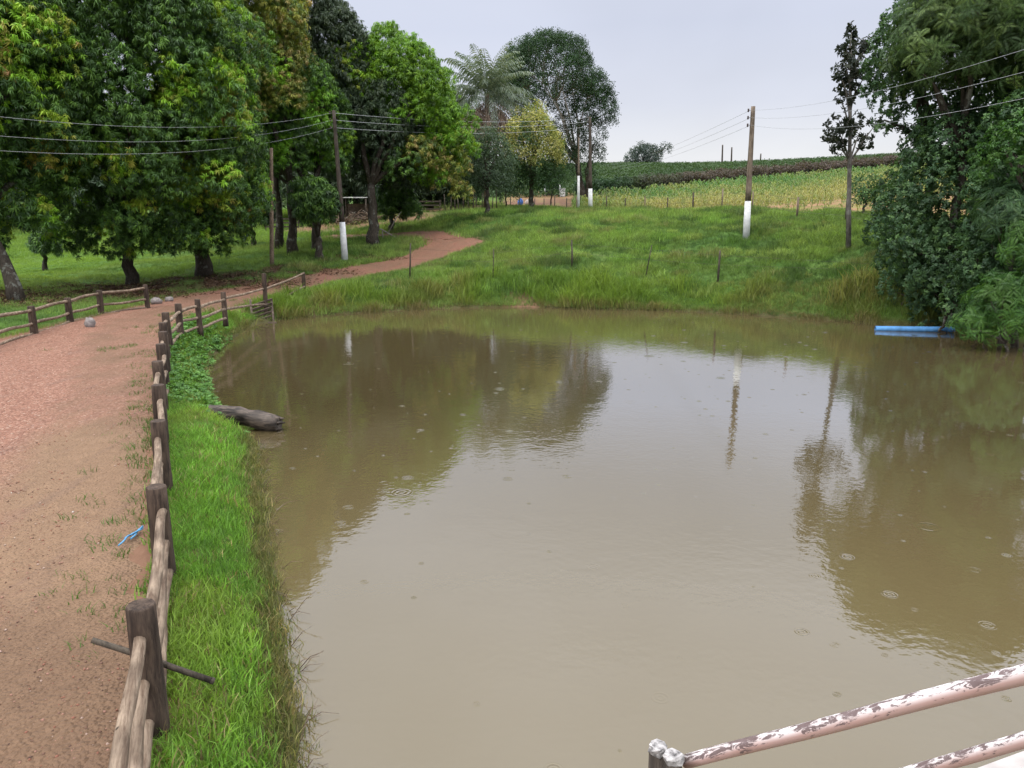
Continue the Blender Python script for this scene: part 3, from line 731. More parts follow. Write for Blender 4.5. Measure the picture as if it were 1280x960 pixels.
tb += blobs_px([(628, 100, 99, 11), (636, 84, 99, 12), (648, 70, 99, 12), (624, 116, 99, 10), (642, 98, 98, 12), (655, 85, 97, 13), (664, 66, 99, 12)])
tb += blobs_px([(722, 195, 99, 13), (745, 200, 99, 9), (760, 150, 99, 11), (705, 215, 99, 12), (690, 180, 100, 11), (735, 218, 99, 8), (764, 138, 99, 9)])
tb += blobs_px([(660, 128, 102, 9), (690, 135, 102, 9), (710, 140, 103, 9), (675, 118, 103, 10), (700, 115, 103, 10), (645, 105, 101, 12), (725, 105, 101, 12)])
tp = thing('umbrella_tree', 'tall tree with a wide umbrella crown and pale bare branches inside, behind the palm', 'tree', on(729, 252, 100))
m = MB(); base = np.array(tp.location); fork = at(722, 205, 100)
m.tube([base-(0, 0, .3), base+(-.1, 0, 2), base*.4+fork*.6, fork], [.5, .42, .38, .34], 9, rough=.05)
f2 = at(733, 215, 99.5); m.tube([base+(.3, 0, 0), base+(.6, -.1, 2.4), f2, at(742, 180, 99)], [.34, .28, .2, .1], 8, rough=.05)
build('trunk', m, M['bark'], tp)
m = MB()
subs = []
for k, (px, py, D) in enumerate([(640, 130, 98), (660, 110, 99), (680, 105, 101), (700, 100, 103), (715, 110, 101), (735, 120, 99), (665, 135, 102), (695, 125, 98)]):
    e = at(px, py, D); midp = fork*.5+e*.5+np.array([random.uniform(-.5, .5), 0, .6]); m.tube([fork, fork*.75+midp*.25, midp, e], [.2, .17, .12, .06], 6); subs += [midp, e]
for p, r, k in tb[::2]:
    o = min(subs, key=lambda q: np.linalg.norm(q-p)+max(0, q[2]-p[2])*3); md = o*.5+p*.5+np.array([random.uniform(-.5, .5), random.uniform(-.5, .5), -.3])
    m.tube([o, md, p], [.075, .055, .03], 5, cap=False)
build('branches', m, M['bark_pale'], tp)
build('crown', crown_mesh(tb, c-(0, 0, 3), T_FINE, 'umbrella', 48, .48, drop=.6, zlow=-.6), M['leaf_matte'], tp)
# round tree on the hill
p = at(805, 196, 203); p[2] = gz(p[0], p[1]); c = at(805, 198, 203)
bl = ell_blobs(c, 4.4, 4.2, 3.9, 30, (1.0, 1.5), zmin=-.8, inner=4)
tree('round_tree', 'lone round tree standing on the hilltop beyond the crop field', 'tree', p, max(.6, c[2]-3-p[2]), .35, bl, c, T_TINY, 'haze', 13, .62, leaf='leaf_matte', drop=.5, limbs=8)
# shrubby trees by the palm
mango('small grey green tree with a thin dark trunk in front of the palm', (609, 272, 62), (609, 210, 63, 33, 46), 24, (.8, 1.3), key='greygreen', flush=0, r0=.19, fork=2.0, size=.42, dens=60, limbs=6, inner=5, group=None, name='small_tree', T=T_FINE, leaf='leaf_matte')
c, rx, ry, rz = EL(664, 200, 72, 42, 60)
bl = [(p, r, 'yellow' if (p-c)[2] > -.1*rz and random.random() < .8 else 'darkgreen') for p, r, k in ell_blobs(c, rx, ry, rz, 70, (.6, 1.0), zmin=-.95, inner=5)]
tree('flowering_tree', 'bushy tree with a yellow flowering top between the palm and the tall umbrella tree', 'tree', on(664, 254, 72), 2, .25, bl, c, T_FINE, 'darkgreen', 52, .46, leaf='leaf_matte')
for (px, py, D, rx_, ry_, kk, lb) in [(690, 217, 84, 20, 15, 'darkgreen', 'dark rounded bush on a short stem right of the yellow flowering tree'), (632, 225, 82, 22, 30, 'greygreen', 'grey green bush between the palm and the yellow flowering tree'),
                              (580, 240, 80, 26, 16, 'darkgreen', 'low dark bush at the foot of the palm'), (1082, 240, 47, 17, 22, 'broad', 'dark leafy bush right of the slender tree by the crop field')]:
    c, rx, ry, rz = EL(px, py, D, rx_, ry_); bl = ell_blobs(c, rx, ry, rz, 16, (.45*rx, .65*rx), zmin=-.9, inner=3)
    b0 = c.copy(); b0[2] = gz(c[0], c[1])
    tree('bush', lb, 'bush', b0, max(.3, c[2]-b0[2]-rz*.5), .08, bl, c, T_FINE, kk, 70 if D < 60 else 50, .36, leaf='leaf_matte', limbs=5)

# palm
pb = on(607, 262, 75); pt = thing('palm_tree', 'tall palm with arching grey green fronds and a skirt of dead brown fronds', 'palm', pb)
pc = at(609, 122, 75)
m = MB(); m.tube([pb-(0, 0, .3), pb*.5+pc*.5+(.1, 0, 0), pc+(0, 0, .3)], [.26, .2, .2], 9, rough=.05); build('trunk', m, M['bark_brown'], pt)
def frond(p0, az, e0, ln, curve, pairs, ll, lw, hang, r):
    q = []; P = []; x = 0; z = 0; n = pairs
    for k in range(n+1):
        s = k/n; e = e0-curve*s**1.4
        P.append(np.array(p0)+np.array([cos(az)*x, sin(az)*x, z])); x += cos(e)*ln/n; z += sin(e)*ln/n
    sd = np.array([-sin(az), cos(az), 0.])
    for k in range(1, n+1):
        t = P[k]-P[k-1]; t /= np.linalg.norm(t); s = k/n; l2 = ll*(.35+.65*sin(pi*min(1, .1+.85*s)))*r.uniform(.8, 1.1)
        q.append([P[k-1]+sd*.03, P[k]+sd*.025, P[k]-sd*.025, P[k-1]-sd*.03])
        if k > n*.15:
            for sg in (-1, 1): q.append(leaf_quad(P[k], sd*sg*.75+t*.6+np.array([0, 0, -hang*r.uniform(.6, 1.3)]), l2, lw, t, .5))
    return q
r = random.Random(5); q = []
for i in range(64):
    q += frond(pc, i*2.39996+r.uniform(-.2, .2), radians(88-100*(i/64)+r.uniform(-7, 7)), r.uniform(4.7, 5.7), radians(r.uniform(55, 95)), 24, 1.0, .13, .45, r)
T = tmpl(q); col = np.repeat(np.array([random.choice([(.10, .135, .095), (.13, .165, .12), (.17, .20, .15), (.08, .11, .075)]) for _ in range(T[2])]), 4, 0)
build('fronds', (T[0], T[1], col), M['leaf_matte'], pt)
q = []
for i in range(130):
    q += frond(pc+np.array([0, 0, r.uniform(-2.2, -.2)]), i*2.39996, radians(r.uniform(-35, -5)), r.uniform(3.6, 5.2), radians(r.uniform(50, 75)), 13, .6, .12, .8, r)
T = tmpl(q); col = np.repeat(np.array([random.choice([(.17, .115, .085), (.24, .175, .135), (.12, .08, .065), (.30, .24, .19)]) for _ in range(T[2])]), 4, 0)
build('dead_fronds', (T[0], T[1], col), M['dry'], pt)

# slender tree and the wood on the right bank
sb = on(1061, 313, 40); st = thing('slender_tree', 'slender tall tree with sparse dark clumps of leaves on the slope at right', 'tree', sb)
m = MB(); pts = [at(1061, 313, 40), at(1061, 260, 40), at(1062, 200, 40), at(1063, 130, 40), at(1064, 60, 40)]; pts[0] = sb-(0, 0, .3)
m.tube(pts, [.15, .125, .105, .075, .03], 8, rough=.06)
sbl = []
for (px, py, rr) in [(1045, 158, 13), (1052, 175, 14), (1040, 170, 11), (1075, 165, 12), (1083, 180, 10), (1068, 150, 10), (1055, 110, 12), (1062, 95, 13), (1072, 80, 13), (1055, 75, 11), (1066, 60, 12), (1078, 60, 10),
                     (1085, 55, 9), (1064, 42, 8), (1050, 122, 9), (1058, 60, 10), (1048, 90, 8), (1082, 92, 9), (1046, 184, 9), (1095, 155, 10), (1060, 132, 7), (1070, 110, 8), (1065, 34, 5)]:
    p = at(px, py, 40+random.uniform(-.8, .8)); sbl.append((p, rr*40/CP/F, None)); a = at(1062+(px-1062)*.1, min(198, py+24+abs(px-1062)*.8), 40)
    m.tube([a, a*.5+p*.5+(0, 0, .1), p], [.05, .035, .015], 5, cap=False)
build('trunk', m, M['bark_grey'], st)
build('crown', crown_mesh(sbl, at(1062, 110, 40), T_BROAD, 'slender', 62, .24, drop=.3, zlow=-1.2, up=0), M['leaf_matte'], st)
RG = 'trees and bushes on the right bank'
def rt(name, label, cat, base, crown, nb, rb, T, key, dens, size, fork=3, r0=.22, zmin=-.75, flush=0, fkey='lime', extra=None, dep=.8, **kw):
    c, rx, ry, rz = EL(*crown, dep=dep); bl = ell_blobs(c, rx, ry, rz, nb, rb, zmin=zmin, inner=7)
    if extra: bl += extra
    b = at(*base); b[2] = gz(b[0], b[1])
    return tree(name, label, cat, b, fork, r0, bl, c, T, key, dens, size, group=RG, flush=flush, fkey=fkey, **kw)
rt('feathery_tree', 'feathery leaved tree with long pinnate fronds at the top right of the pond', 'tree', (1185, 345, 32), (1212, 58, 32, 92, 98), 42, (1.0, 1.5), T_PIN, 'jac', 30, .56, zlow=-.15, jit=.4, fork=6, drop=.6, up=.15, leaf='leaf_matte')
rt('feathery_tree', 'feathery leaved tree at the right edge, olive tinted crown above the overhead wires', 'tree', (1300, 350, 30), (1318, 50, 30, 100, 110), 34, (1.0, 1.5), T_PIN, 'jac', 30, .56, zlow=-.15, jit=.4, fork=6, drop=.6, up=.15, leaf='leaf_matte')
rt('broadleaf_tree', 'dark broadleaf tree reaching left over the slender tree on the right bank', 'tree', (1150, 340, 35), (1128, 85, 35, 40, 78), 28, (.6, 1.0), T_BROAD, 'broad', 90, .18, fork=5, extra=blobs_px([(1105, 150, 35, 16), (1120, 160, 35, 14), (1110, 50, 35, 14), (1100, 90, 35, 14), (1130, 12, 35, 14)]))
rt('broadleaf_tree', 'wide dense tree with dark blue green leaves hanging to the pond behind the blue pipe', 'tree', (1195, 395, 31), (1196, 258, 32, 92, 112), 62, (.7, 1.1), T_BROAD, 'broad', 115, .155, fork=2.5, zmin=-.95, dep=.55, zlow=-.3)
rt('broadleaf_tree', 'dense dark tree at the right edge of the pond, upper half of the green wall', 'tree', (1290, 400, 28.5), (1285, 240, 28.5, 75, 135), 56, (.7, 1.1), T_BROAD, 'broad', 115, .155, dep=.6, zlow=-.3, fork=2.5, zmin=-.9, flush=5)
rt('broadleaf_tree', 'shaded tree filling the gap under the feathery tree on the right bank', 'tree', (1240, 345, 34), (1235, 180, 34, 95, 85), 40, (1.0, 1.5), T_BROAD, 'broad', 70, .21, fork=4)
rt('bank_bush', 'rounded bush at the left end of the green wall, on the grassy slope', 'bush', (1140, 372, 33.5), (1142, 312, 34, 42, 72), 30, (.5, .8), T_BROAD, 'broad', 130, .14, fork=.9, r0=.08, zmin=-.95)
rt('bank_bush', 'low dark bush overhanging the water right above the blue pipe', 'bush', (1180, 404, 30.3), (1178, 370, 32, 46, 34), 24, (.4, .6), T_BROAD, 'broad', 130, .14, dep=.4, fork=.5, r0=.07, zmin=-.95)
rt('bank_bush', 'shaded bush at the water edge between the blue pipe and the light green drooping bush', 'bush', (1222, 410, 28.6), (1222, 378, 29.2, 44, 40), 26, (.4, .6), T_BROAD, 'broad', 130, .14, dep=.5, fork=.5, r0=.06, zmin=-.98)
rt('bank_bush', 'low tangled bush left of the blue pipe where the grassy slope meets the green wall', 'bush', (1128, 396, 33.2), (1130, 376, 34, 26, 24), 16, (.3, .5), T_BROAD, 'broad', 130, .14, dep=.7, fork=.4, r0=.05, zmin=-.98)
rt('bank_bush', 'dense bush filling the middle of the green wall above the blue pipe', 'bush', (1195, 402, 31), (1192, 338, 30.8, 54, 46), 34, (.45, .75), T_BROAD, 'broad', 110, .15, dep=.5, fork=.8, r0=.06, zmin=-.98)
rt('bank_bush', 'dense bush in the green wall just left of the light green drooping bush', 'bush', (1236, 405, 28.4), (1236, 330, 28.2, 44, 46), 30, (.4, .7), T_BROAD, 'broad', 110, .15, dep=.6, fork=.8, r0=.06, zmin=-.98)
rt('bank_bush', 'dark bush rising between the slender tree and the green wall by the crop field', 'bush', (1118, 330, 38), (1122, 262, 38, 30, 50), 26, (.5, .8), T_BROAD, 'broad', 90, .17, dep=.8, fork=.9, r0=.07, zmin=-.98)
rt('feathery_bush', 'feathery leaved bush halfway up the green wall at the right edge', 'bush', (1255, 400, 27), (1262, 268, 27.2, 36, 34), 18, (.4, .6), T_DROOP, 'broad', 55, .38, dep=.7, fork=3, r0=.06, zmin=-.9)
rt('drooping_bush', 'light green feathery bush drooping over the water at the right edge', 'bush', (1258, 415, 26.2), (1258, 384, 26.4, 44, 44), 28, (.35, .55), T_DROOP, 'lime', 60, .36, fork=.7, r0=.07, zmin=-.95, up=.05)
rt('drooping_bush', 'light green bush with narrow leaflets above the drooping one at the right edge', 'bush', (1290, 400, 26.4), (1288, 312, 26.4, 34, 36), 18, (.4, .6), T_DROOP, 'lime', 55, .34, fork=1.8, r0=.07, zmin=-.8, up=.05)
rt('broadleaf_tree', 'bright green leafy tree top at the right edge below the overhead wires', 'tree', (1275, 400, 27), (1272, 190, 26.8, 30, 34), 16, (.45, .7), T_BROAD, 'lime', 90, .15, fork=4.5, r0=.1)

# ------------------------------------------------------------------ grass
def blades(n, seed, ln=(.6, 1), w=.03, spread=.35, bend=(.2, .9), seg=2):
    r = random.Random(seed); V = []; Fs = []
    for i in range(n):
        a = r.uniform(0, 2*pi); b = r.uniform(*bend); l = r.uniform(*ln); x0 = r.gauss(0, spread*.5); y0 = r.gauss(0, spread*.5); fa = r.uniform(0, pi)
        P = [np.array([x0+cos(a)*b*l*s*s*.9, y0+sin(a)*b*l*s*s*.9, l*(s-.28*b*s*s)]) for s in np.linspace(0, 1, seg+1)]
        sd = np.array([cos(fa), sin(fa), 0])
        ws = [w, w*.8, w*.1] if seg == 2 else [w, w*.12]
        o = len(V)
        for p, ww in zip(P, ws): V += [p-sd*ww/2, p+sd*ww/2]
        for k in range(seg): Fs.append((o+2*k, o+2*k+1, o+2*k+3, o+2*k+2))
    return (np.array(V), np.array(Fs), n)
G_NEAR = [blades(12, s, w=.075, spread=.75) for s in range(6)]
G_MID = [blades(9, s+10, w=.055, spread=.7, seg=2) for s in range(5)]
G_FAR = [blades(7, s+20, w=.09, spread=.9, seg=1, bend=(.1, .8)) for s in range(5)]
T_WEED = [t_rosette(10, .5, -10, 50, .3, s+130) for s in range(4)]
def grass(T, x, y, h, col, jit=.25, zoff=-.02, stretch=None):
    n = len(x); z = hgt(x, y)+zoff; R = rotz(rng.random(n)*2*pi, rng.normal(size=(n, 2))*.12)
    sc = np.stack([h, h, h*(stretch if stretch is not None else 1)], -1) if stretch is not None else h
    parts = []; ti = rng.integers(0, len(T), n)
    for k in range(len(T)):
        m = ti == k
        if m.any(): parts.append(scatter(T[k], np.stack([x[m], y[m], z[m]], -1), R[m], sc[m], col[m], jit))
    return merge(parts)
def field_pts(n, x0, x1, y0, y1): return rng.uniform(x0, x1, n), rng.uniform(y0, y1, n)
def lerp(a, b, t): return np.array(a)[None]*(1-t[:, None])+np.array(b)[None]*t[:, None]
GREEN_B, GREEN_D, GREEN_Y, STRAW = (.170, .325, .048), (.075, .165, .034), (.23, .30, .06), (.27, .21, .09)
LOG_A, LOG_B = plane(249, 511, .42), plane(349, 530, .14)
def off_log(x, y):
    d = LOG_B-LOG_A; t = np.clip(((x-LOG_A[0])*d[0]+(y-LOG_A[1])*d[1])/(d[0]**2+d[1]**2), .08, 1.3); px, py = LOG_A[0]+t*d[0], LOG_A[1]+t*d[1]
    return (np.hypot(x-px, (y-py)) > .34) & ~((np.abs(x-px) < .5) & (y < py) & (y > py-.75) & (x > LOG_A[0]+.45))
# near bank
x, y = field_pts(190000, -16, .5, 2.0, 33.5)
sd = sdpoly(x, y, POND); rdd = sdpoly(x, y, ROADP); lim = np.interp(y, RR[:7, 1], RR[:7, 0])
k = off_log(x, y) & (sd > -.12) & (rdd > -.12) & (x > lim-.15) & (sd < 3.2) & (rng.random(len(x)) < np.clip(1.35-.03*y, .3, 1))
x, y, sd, rdd = x[k], y[k], sd[k], rdd[k]
clover = smooth((y-15)/2.5)*(1-smooth((y-27)/3))
isw = rng.random(len(x)) < clover*.55
nn_ = fbm(x/.9, y/.9, 41); n2_ = fbm(x/.35, y/.35, 43)
col = lerp(GREEN_D, GREEN_B, np.clip(.15+1.1*nn_+.5*(n2_-.5), 0, 1)); 
yel = smooth((fbm(x/1.6, y/2.2, 47)-.52)/.16)*.55; col = col*(1-yel[:, None])+np.array(GREEN_Y)*yel[:, None]
wet = (1-smooth((sd-.02-.25*n2_)/.30))*.85; col = col*(1-wet[:, None])+lerp((.07, .085, .03), (.20, .155, .075), rng.random(len(x)))*wet[:, None]
dry = (rng.random(len(x)) < .06+.10*(n2_ > .62)); col[dry] = np.array((.30, .24, .12))*(.6+.5*rng.random((dry.sum(), 1)))
h = (.10+.10*rng.random(len(x)))*(.55+1.0*nn_)*(1-.2*wet)
g1 = ~isw
V1 = grass(G_NEAR, x[g1], y[g1], h[g1]*.98, col[g1]*(.75+.5*rng.random((g1.sum(), 1))), .45)
tag(build('bank_grass', V1, M['grass']), 'bright green grass on the narrow bank between log fence and pond', 'grass', kind='stuff')
x2, y2 = x[isw], y[isw]; k = rng.random(len(x2)) < .55; x2, y2 = x2[k], y2[k]
cw = lerp((.07, .16, .04), (.13, .26, .06), rng.random(len(x2)))
n = len(x2); zz_ = hgt(x2, y2)+.05+.16*rng.random(n)
pp = []; R = basis(np.stack([rng.normal(size=n)*.3, rng.normal(size=n)*.3, np.ones(n)], -1)); ti = rng.integers(0, 4, n)
for k in range(4):
    m = ti == k; pp.append(scatter(T_WEED[k], np.stack([x2[m], y2[m], zz_[m]], -1), R[m], (.07+.06*rng.random(m.sum())), cw[m], .3))
tag(build('bank_weeds', merge(pp), M['leaf_matte']), 'low broad leaved weeds covering the bank around the fence bend', 'weeds', kind='stuff')
# small weeds creeping over the road edge left of the fence
x, y = field_pts(22000, -16, -2, 4, 36); lim = np.interp(y, RR[:7, 1], RR[:7, 0]); d = lim-x
pt_ = .4*smooth((fbm(x/1.4, y/1.8, 53)-.46)/.12)*(1-smooth((d-.2)/1.3))*(d > -.3)
pt_ = np.maximum(pt_, smooth((fbm(x/1.5, y/1.5, 54)-.66)/.06)*(y > 20)*(x > -14)*.5)
pt_ = np.maximum(pt_, (smooth((.95-d)/.9)*(d > -.2)*smooth((y-10.6)/.6)*(1-smooth((y-14.2)/1.0)))*.95)
k = rng.random(len(x)) < pt_; x, y = x[k], y[k]
tag(build('road_edge_weeds', grass(G_NEAR, x, y, .10+.10*rng.random(len(x)), lerp((.09, .12, .04), GREEN_D, rng.random(len(x)))), M['grass']), 'thin creeping weeds along the dirt road edge by the log fence', 'weeds', kind='stuff')
# far meadow and lawn
def meadow(n, x0, x1, y0, y1, T, hh, wide=1.0, dens=None):
    x, y = field_pts(n, x0, x1, y0, y1)
    k = (np.abs(x) < .74*y+5); x, y = x[k], y[k]
    sd = sdpoly(x, y, POND); rdd = sdpoly(x, y, ROADP); fs = field_side(x, y); lt = litter(x, y)
    k = (sd > -.05) & (rdd > -.15) & (fs < np.where(x > 16, 2.8, .3)) & (rng.random(len(x)) > lt*.93)
    for c, a, b in drt:
        e = np.sqrt(((x-c[0])/a)**2+((y-c[1])/b)**2); k &= (e > .95) | (rng.random(len(x)) < .12)
    return x[k], y[k], sd[k], rdd[k]
def mcol(x, y):
    a = fbm(x/3.2, y/3.2, 61); b = fbm(x/.7, y/.7, 63); c = fbm(x/9, y/9, 65)
    col = lerp((.055, .115, .032), (.20, .305, .065), np.clip(.55+2.0*(a-.5)+1.6*(b-.5), 0, 1))
    t = smooth((c-.48)/.2)*.6; col = col*(1-t[:, None])+np.array((.22, .28, .075))*t[:, None]
    t = smooth((b-.64)/.12)*.5; col = col*(1-t[:, None])+np.array((.06, .10, .035))*t[:, None]
    return col*np.array([[.96, .94, 1.0]])*(1-.14*smooth((x-6)/8))[:, None], a, b
x, y, sd, rdd = meadow(62000, -14, 34, 33.5, 52, G_MID, .3); col, a, b = mcol(x, y)
h = (.20+.18*rng.random(len(x)))*np.clip(.2+1.5*a+.8*(b-.5), .25, 2)
x4, y4, sd4, rd4 = meadow(46000, -16, 30, 52, 108, G_FAR, .4); col4, a4, b4 = mcol(x4, y4); h4 = (.30+.2*rng.random(len(x4)))*(.45+1.0*a4)*np.where(y4 > 75, 1.3, 1)
mx, my = field_pts(900, -13, 30, 35, 66); k = (sdpoly(mx, my, POND) > 1.2) & (sdpoly(mx, my, ROADP) > 1.0) & (field_side(mx, my) < -.8); mx, my = mx[k], my[k]
mr = .3+.6*rng.random(len(mx))**1.6; cnt = (46*mr/.6).astype(int); rep = np.repeat(np.arange(len(mx)), cnt); aa = rng.random(len(rep))*2*pi; rr = np.sqrt(rng.random(len(rep)))*mr[rep]
xm, ym = mx[rep]+rr*np.cos(aa)*1.25, my[rep]+rr*np.sin(aa)*.8; hm = (.22+.25*rng.random(len(rep)))*(1-.6*(rr/mr[rep])**2)*(.6+.9*mr[rep])
mc = np.array([(.09, .17, .04), (.16, .27, .055), (.23, .31, .08), (.07, .12, .035), (.19, .21, .075)])[rng.integers(0, 5, len(mx))]
V3 = grass(G_MID, xm, ym, hm, mc[rep]*(.7+.6*rng.random((len(rep), 1))), .35, stretch=np.full(len(rep), 1.25))
V1 = grass(G_MID, x, y, h, col*(.65+.7*rng.random((len(x), 1))), .4); V2 = grass(G_FAR, x4, y4, h4, col4*(.7+.6*rng.random((len(x4), 1))))
tag(build('meadow_grass', merge([V1, V2, V3]), M['grass']), 'uneven green meadow grass covering the slope beyond the pond', 'grass', kind='stuff')
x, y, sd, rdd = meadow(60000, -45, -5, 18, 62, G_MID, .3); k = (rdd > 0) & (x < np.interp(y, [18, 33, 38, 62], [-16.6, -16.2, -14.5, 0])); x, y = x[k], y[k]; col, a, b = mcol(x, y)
sun_ = smooth((-x-22)/10)[:, None]*.6; col = col*(1-sun_)+np.array((.21, .33, .05))*sun_  # sunlit brightness painted into the lawn colour towards the left
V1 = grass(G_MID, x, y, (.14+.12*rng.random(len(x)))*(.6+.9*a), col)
x, y, sd, rdd = meadow(30000, -80, -10, 62, 100, G_FAR, .4); col, a, b = mcol(x, y); V2 = grass(G_FAR, x, y, (.3+.2*rng.random(len(x))), col*.6+np.array((.21, .33, .05))*.4)  # same sunlit tone mixed into the far lawn colour
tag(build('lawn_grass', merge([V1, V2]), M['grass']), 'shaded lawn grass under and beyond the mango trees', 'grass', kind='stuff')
# reedy grass hanging over the far waterline
x, y = field_pts(90000, -13, 22, 26, 42); sd = sdpoly(x, y, POND); rdd = sdpoly(x, y, ROADP)
bare = np.abs(x-at(652, 386, 38)[0]) < .8
dens = (sd > -.15) & (sd < 2.9) & (rdd > .2) & (rng.random(len(x)) < np.clip(1.15-sd*.33, 0, 1)*.62) & ~(bare & (sd < .9)) & (y > 28)
x, y, sd = x[dens], y[dens], sd[dens]
n1 = fbm(x/1.5, y/1.5, 71); n2 = fbm(x/4, y/4, 73)
col = lerp((.09, .17, .03), (.20, .28, .045), n1); t = np.clip(smooth((n2-.42)/.2)*.6+(1-smooth(sd/.6))*.8, 0, .95)
col = col*(1-t[:, None])+lerp((.10, .085, .04), (.26, .20, .085), np.clip(.25+.9*rng.random(len(x))*smooth(sd/.8+.25), 0, 1))*t[:, None]  # brown towards the water: dead straw, with overhang shade painted in
tus = smooth((fbm(x/1.1, y/1.1, 79, 2)-.36)/.3)
h = (.33+.33*rng.random(len(x)))*(.4+.85*tus)*(.6+.7*n1)*(.75+.35*smooth(sd/1.0))
pal_c = at(326, 394, 33.6); kk_ = (np.hypot(x-pal_c[0]-.1, (y-pal_c[1]+.6)*.8) > 1.15); x, y, sd, col, h = x[kk_], y[kk_], sd[kk_], col[kk_]*(.7+.5*rng.random((kk_.sum(), 1))), h[kk_]
tag(build('waterline_reeds', grass(G_MID, x, y, h, col, stretch=np.full(len(x), 1.25)), M['grass']), 'tall yellowish grass hanging over the far waterline of the pond', 'grass', kind='stuff')
# darker weed clumps on the slope
for (px, py, D, r_, lb) in [(560, 277, 66, 1.5, 'wide dark weed clump on the meadow left of the thin trunked small tree'), (622, 293, 53, 1.3, 'brownish weed mound at the upper corner of the dirt road bend'), (706, 300, 50, .9, 'dark weed clump above the second thin stake'),
                     (684, 327, 44, .9, 'grey green weed clump left of the second thin stake'), (660, 275, 62, 1.0, 'small weed clump on the meadow below the blue bundle'), (945, 288, 46, 1.1, 'dark weed clump beside the foot of the whitewashed pole at right'), (806, 268, 66, 1.3, 'low dark weeds at the wire fence in front of the young crop'),
                     (736, 272, 72, 1.0, 'weeds around the foot of the twin whitewashed poles'), (930, 268, 52, 1.6, 'bushy weeds behind the right whitewashed pole along the wire fence')]:
    p = on(px, py, D); n = int(150*r_); a = rng.random(n)*2*pi; rr = np.sqrt(rng.random(n))*r_
    xx, yy = p[0]+rr*np.cos(a), p[1]+rr*np.sin(a)*.8; hh = (.45+.4*rng.random(n))*(1-.55*(rr/r_)**2)*(.7+.25*r_)
    V1 = grass(G_MID, xx, yy, hh, lerp((.055, .11, .035), (.14, .18, .055), rng.random(n)), stretch=np.full(n, 1.2))
    o = build('weed_clump', V1, M['grass'], loc=tuple(p)); tag(o, lb, 'weeds', 'weed clumps on the meadow')

# ------------------------------------------------------------------ crops on the hill
def t_corn(seed):
    r = random.Random(seed); V = []; Fs = []
    q = [[np.array([-.03, 0, 0]), np.array([.03, 0, 0]), np.array([.02, 0, 1]), np.array([-.02, 0, 1])]]
    for i in range(9):
        a = r.uniform(0, 2*pi); z = .15+.09*i; d = np.array([cos(a), sin(a), .7]); q.append(leaf_quad((0, 0, z), d, r.uniform(.4, .65), .12, (-sin(a), cos(a), 0), .9))
    return tmpl(q)
TC = [t_corn(s) for s in range(4)]
x, y = [], []
for yr in np.arange(41, 136, 1.0):
    xs = np.arange(0, 75, .55); x.append(xs+rng.normal(size=len(xs))*.12); y.append(np.full(len(xs), yr)+rng.normal(size=len(xs))*.14)
x, y = np.concatenate(x), np.concatenate(y)
HL = np.array([at(722, 250, 108)[:2], at(920, 232, 128)[:2], at(1118, 215, 140)[:2], at(1200, 208, 142)[:2]])
hy = np.interp(x, HL[:, 0], HL[:, 1]); fs = field_side(x, y)
k = (fs > np.where(x > 17.5, 2.6, 2.2+2.5*vnoise(x/3, y/3, 4))) & (y < hy-1.5) & (x > at(716, 250, 100)[0]*y/100) & (x < .55*y+6) & (rng.random(len(x)) < .92-.55*smooth((hy-y-20)/30))
x, y, hy = x[k], y[k], hy[k]; fr = smooth((hy-y)/55.0)
nn_ = fbm(x/6, y/8, 91); t = np.clip(.27+.6*fr+1.1*(nn_-.5)+.5*(rng.random(len(x))-.5), 0, .9)
col = lerp((.055, .14, .03), (.23, .215, .07), t)
V1 = grass(TC, x, y, (.75+.5*rng.random(len(x)))*(1.25-.45*fr), col, .3)
tag(build('young_corn', V1, M['grass']), 'yellowing young corn crop in rows on the hillside beyond the wire fence', 'crop', kind='stuff')
# tall dark crop behind it
P = []; 
for i in range(3):
    a, b = HL[i], HL[i+1]; ln = np.linalg.norm(b-a); n = int(ln*75)
    tt_ = rng.random(n); dp = rng.random(n)*5; xx = a[0]+(b[0]-a[0])*tt_; yy = a[1]+(b[1]-a[1])*tt_+dp
    P.append(np.stack([xx, yy, rng.random(n)], -1))
P = np.concatenate(P); gzv = hgt(P[:, 0], P[:, 1]); hh = 2.15*(.75+.55*fbm(P[:, 0]/1.6, P[:, 1]/1.6, 95))
pos = np.stack([P[:, 0], P[:, 1], gzv+hh*P[:, 2]**.7], -1)
pinkish = smooth((P[:, 0]-13-8*(fbm(P[:, 0]/5, P[:, 1]/5, 97)-.5))/18)*smooth((P[:, 2]-.2)/.4)
col = lerp((.028, .062, .026), (.10, .070, .062), pinkish*(.6+.4*rng.random(len(P)))); col *= (.7+.6*rng.random((len(P), 1)))
R = basis(np.stack([rng.normal(size=len(P))*.5, rng.normal(size=len(P))*.5-.3, np.ones(len(P))], -1)); parts = []
ti = rng.integers(0, 4, len(P))
for k in range(4):
    m = ti == k; parts.append(scatter(T_TINY[k], pos[m], R[m], np.full(m.sum(), .55), col[m], .25))
tag(build('tall_crop', merge(parts), M['leaf_matte']), 'tall dark reddish crop standing in a belt along the hilltop', 'crop', kind='stuff')
# low green rows on the crest behind
x, y = field_pts(26000, -10, 130, 112, 200); hy = np.interp(x, HL[:, 0], HL[:, 1]); k = (y > hy+7) & (np.abs(x) < .7*y); x, y = x[k], y[k]
n = len(x); R = basis(np.stack([rng.normal(size=n)*.4, rng.normal(size=n)*.4, np.ones(n)], -1))
V1 = scatter(T_TINY[0], np.stack([x, y, hgt(x, y)+.25+.55*rng.random(n)], -1), R, np.full(n, .62), lerp((.035, .07, .03), (.07, .115, .045), fbm(x/7, y/5, 99)), .25)
tag(build('crest_crop', V1, M['leaf_matte']), 'low green crop covering the hill crest behind the dark belt', 'crop', kind='stuff')

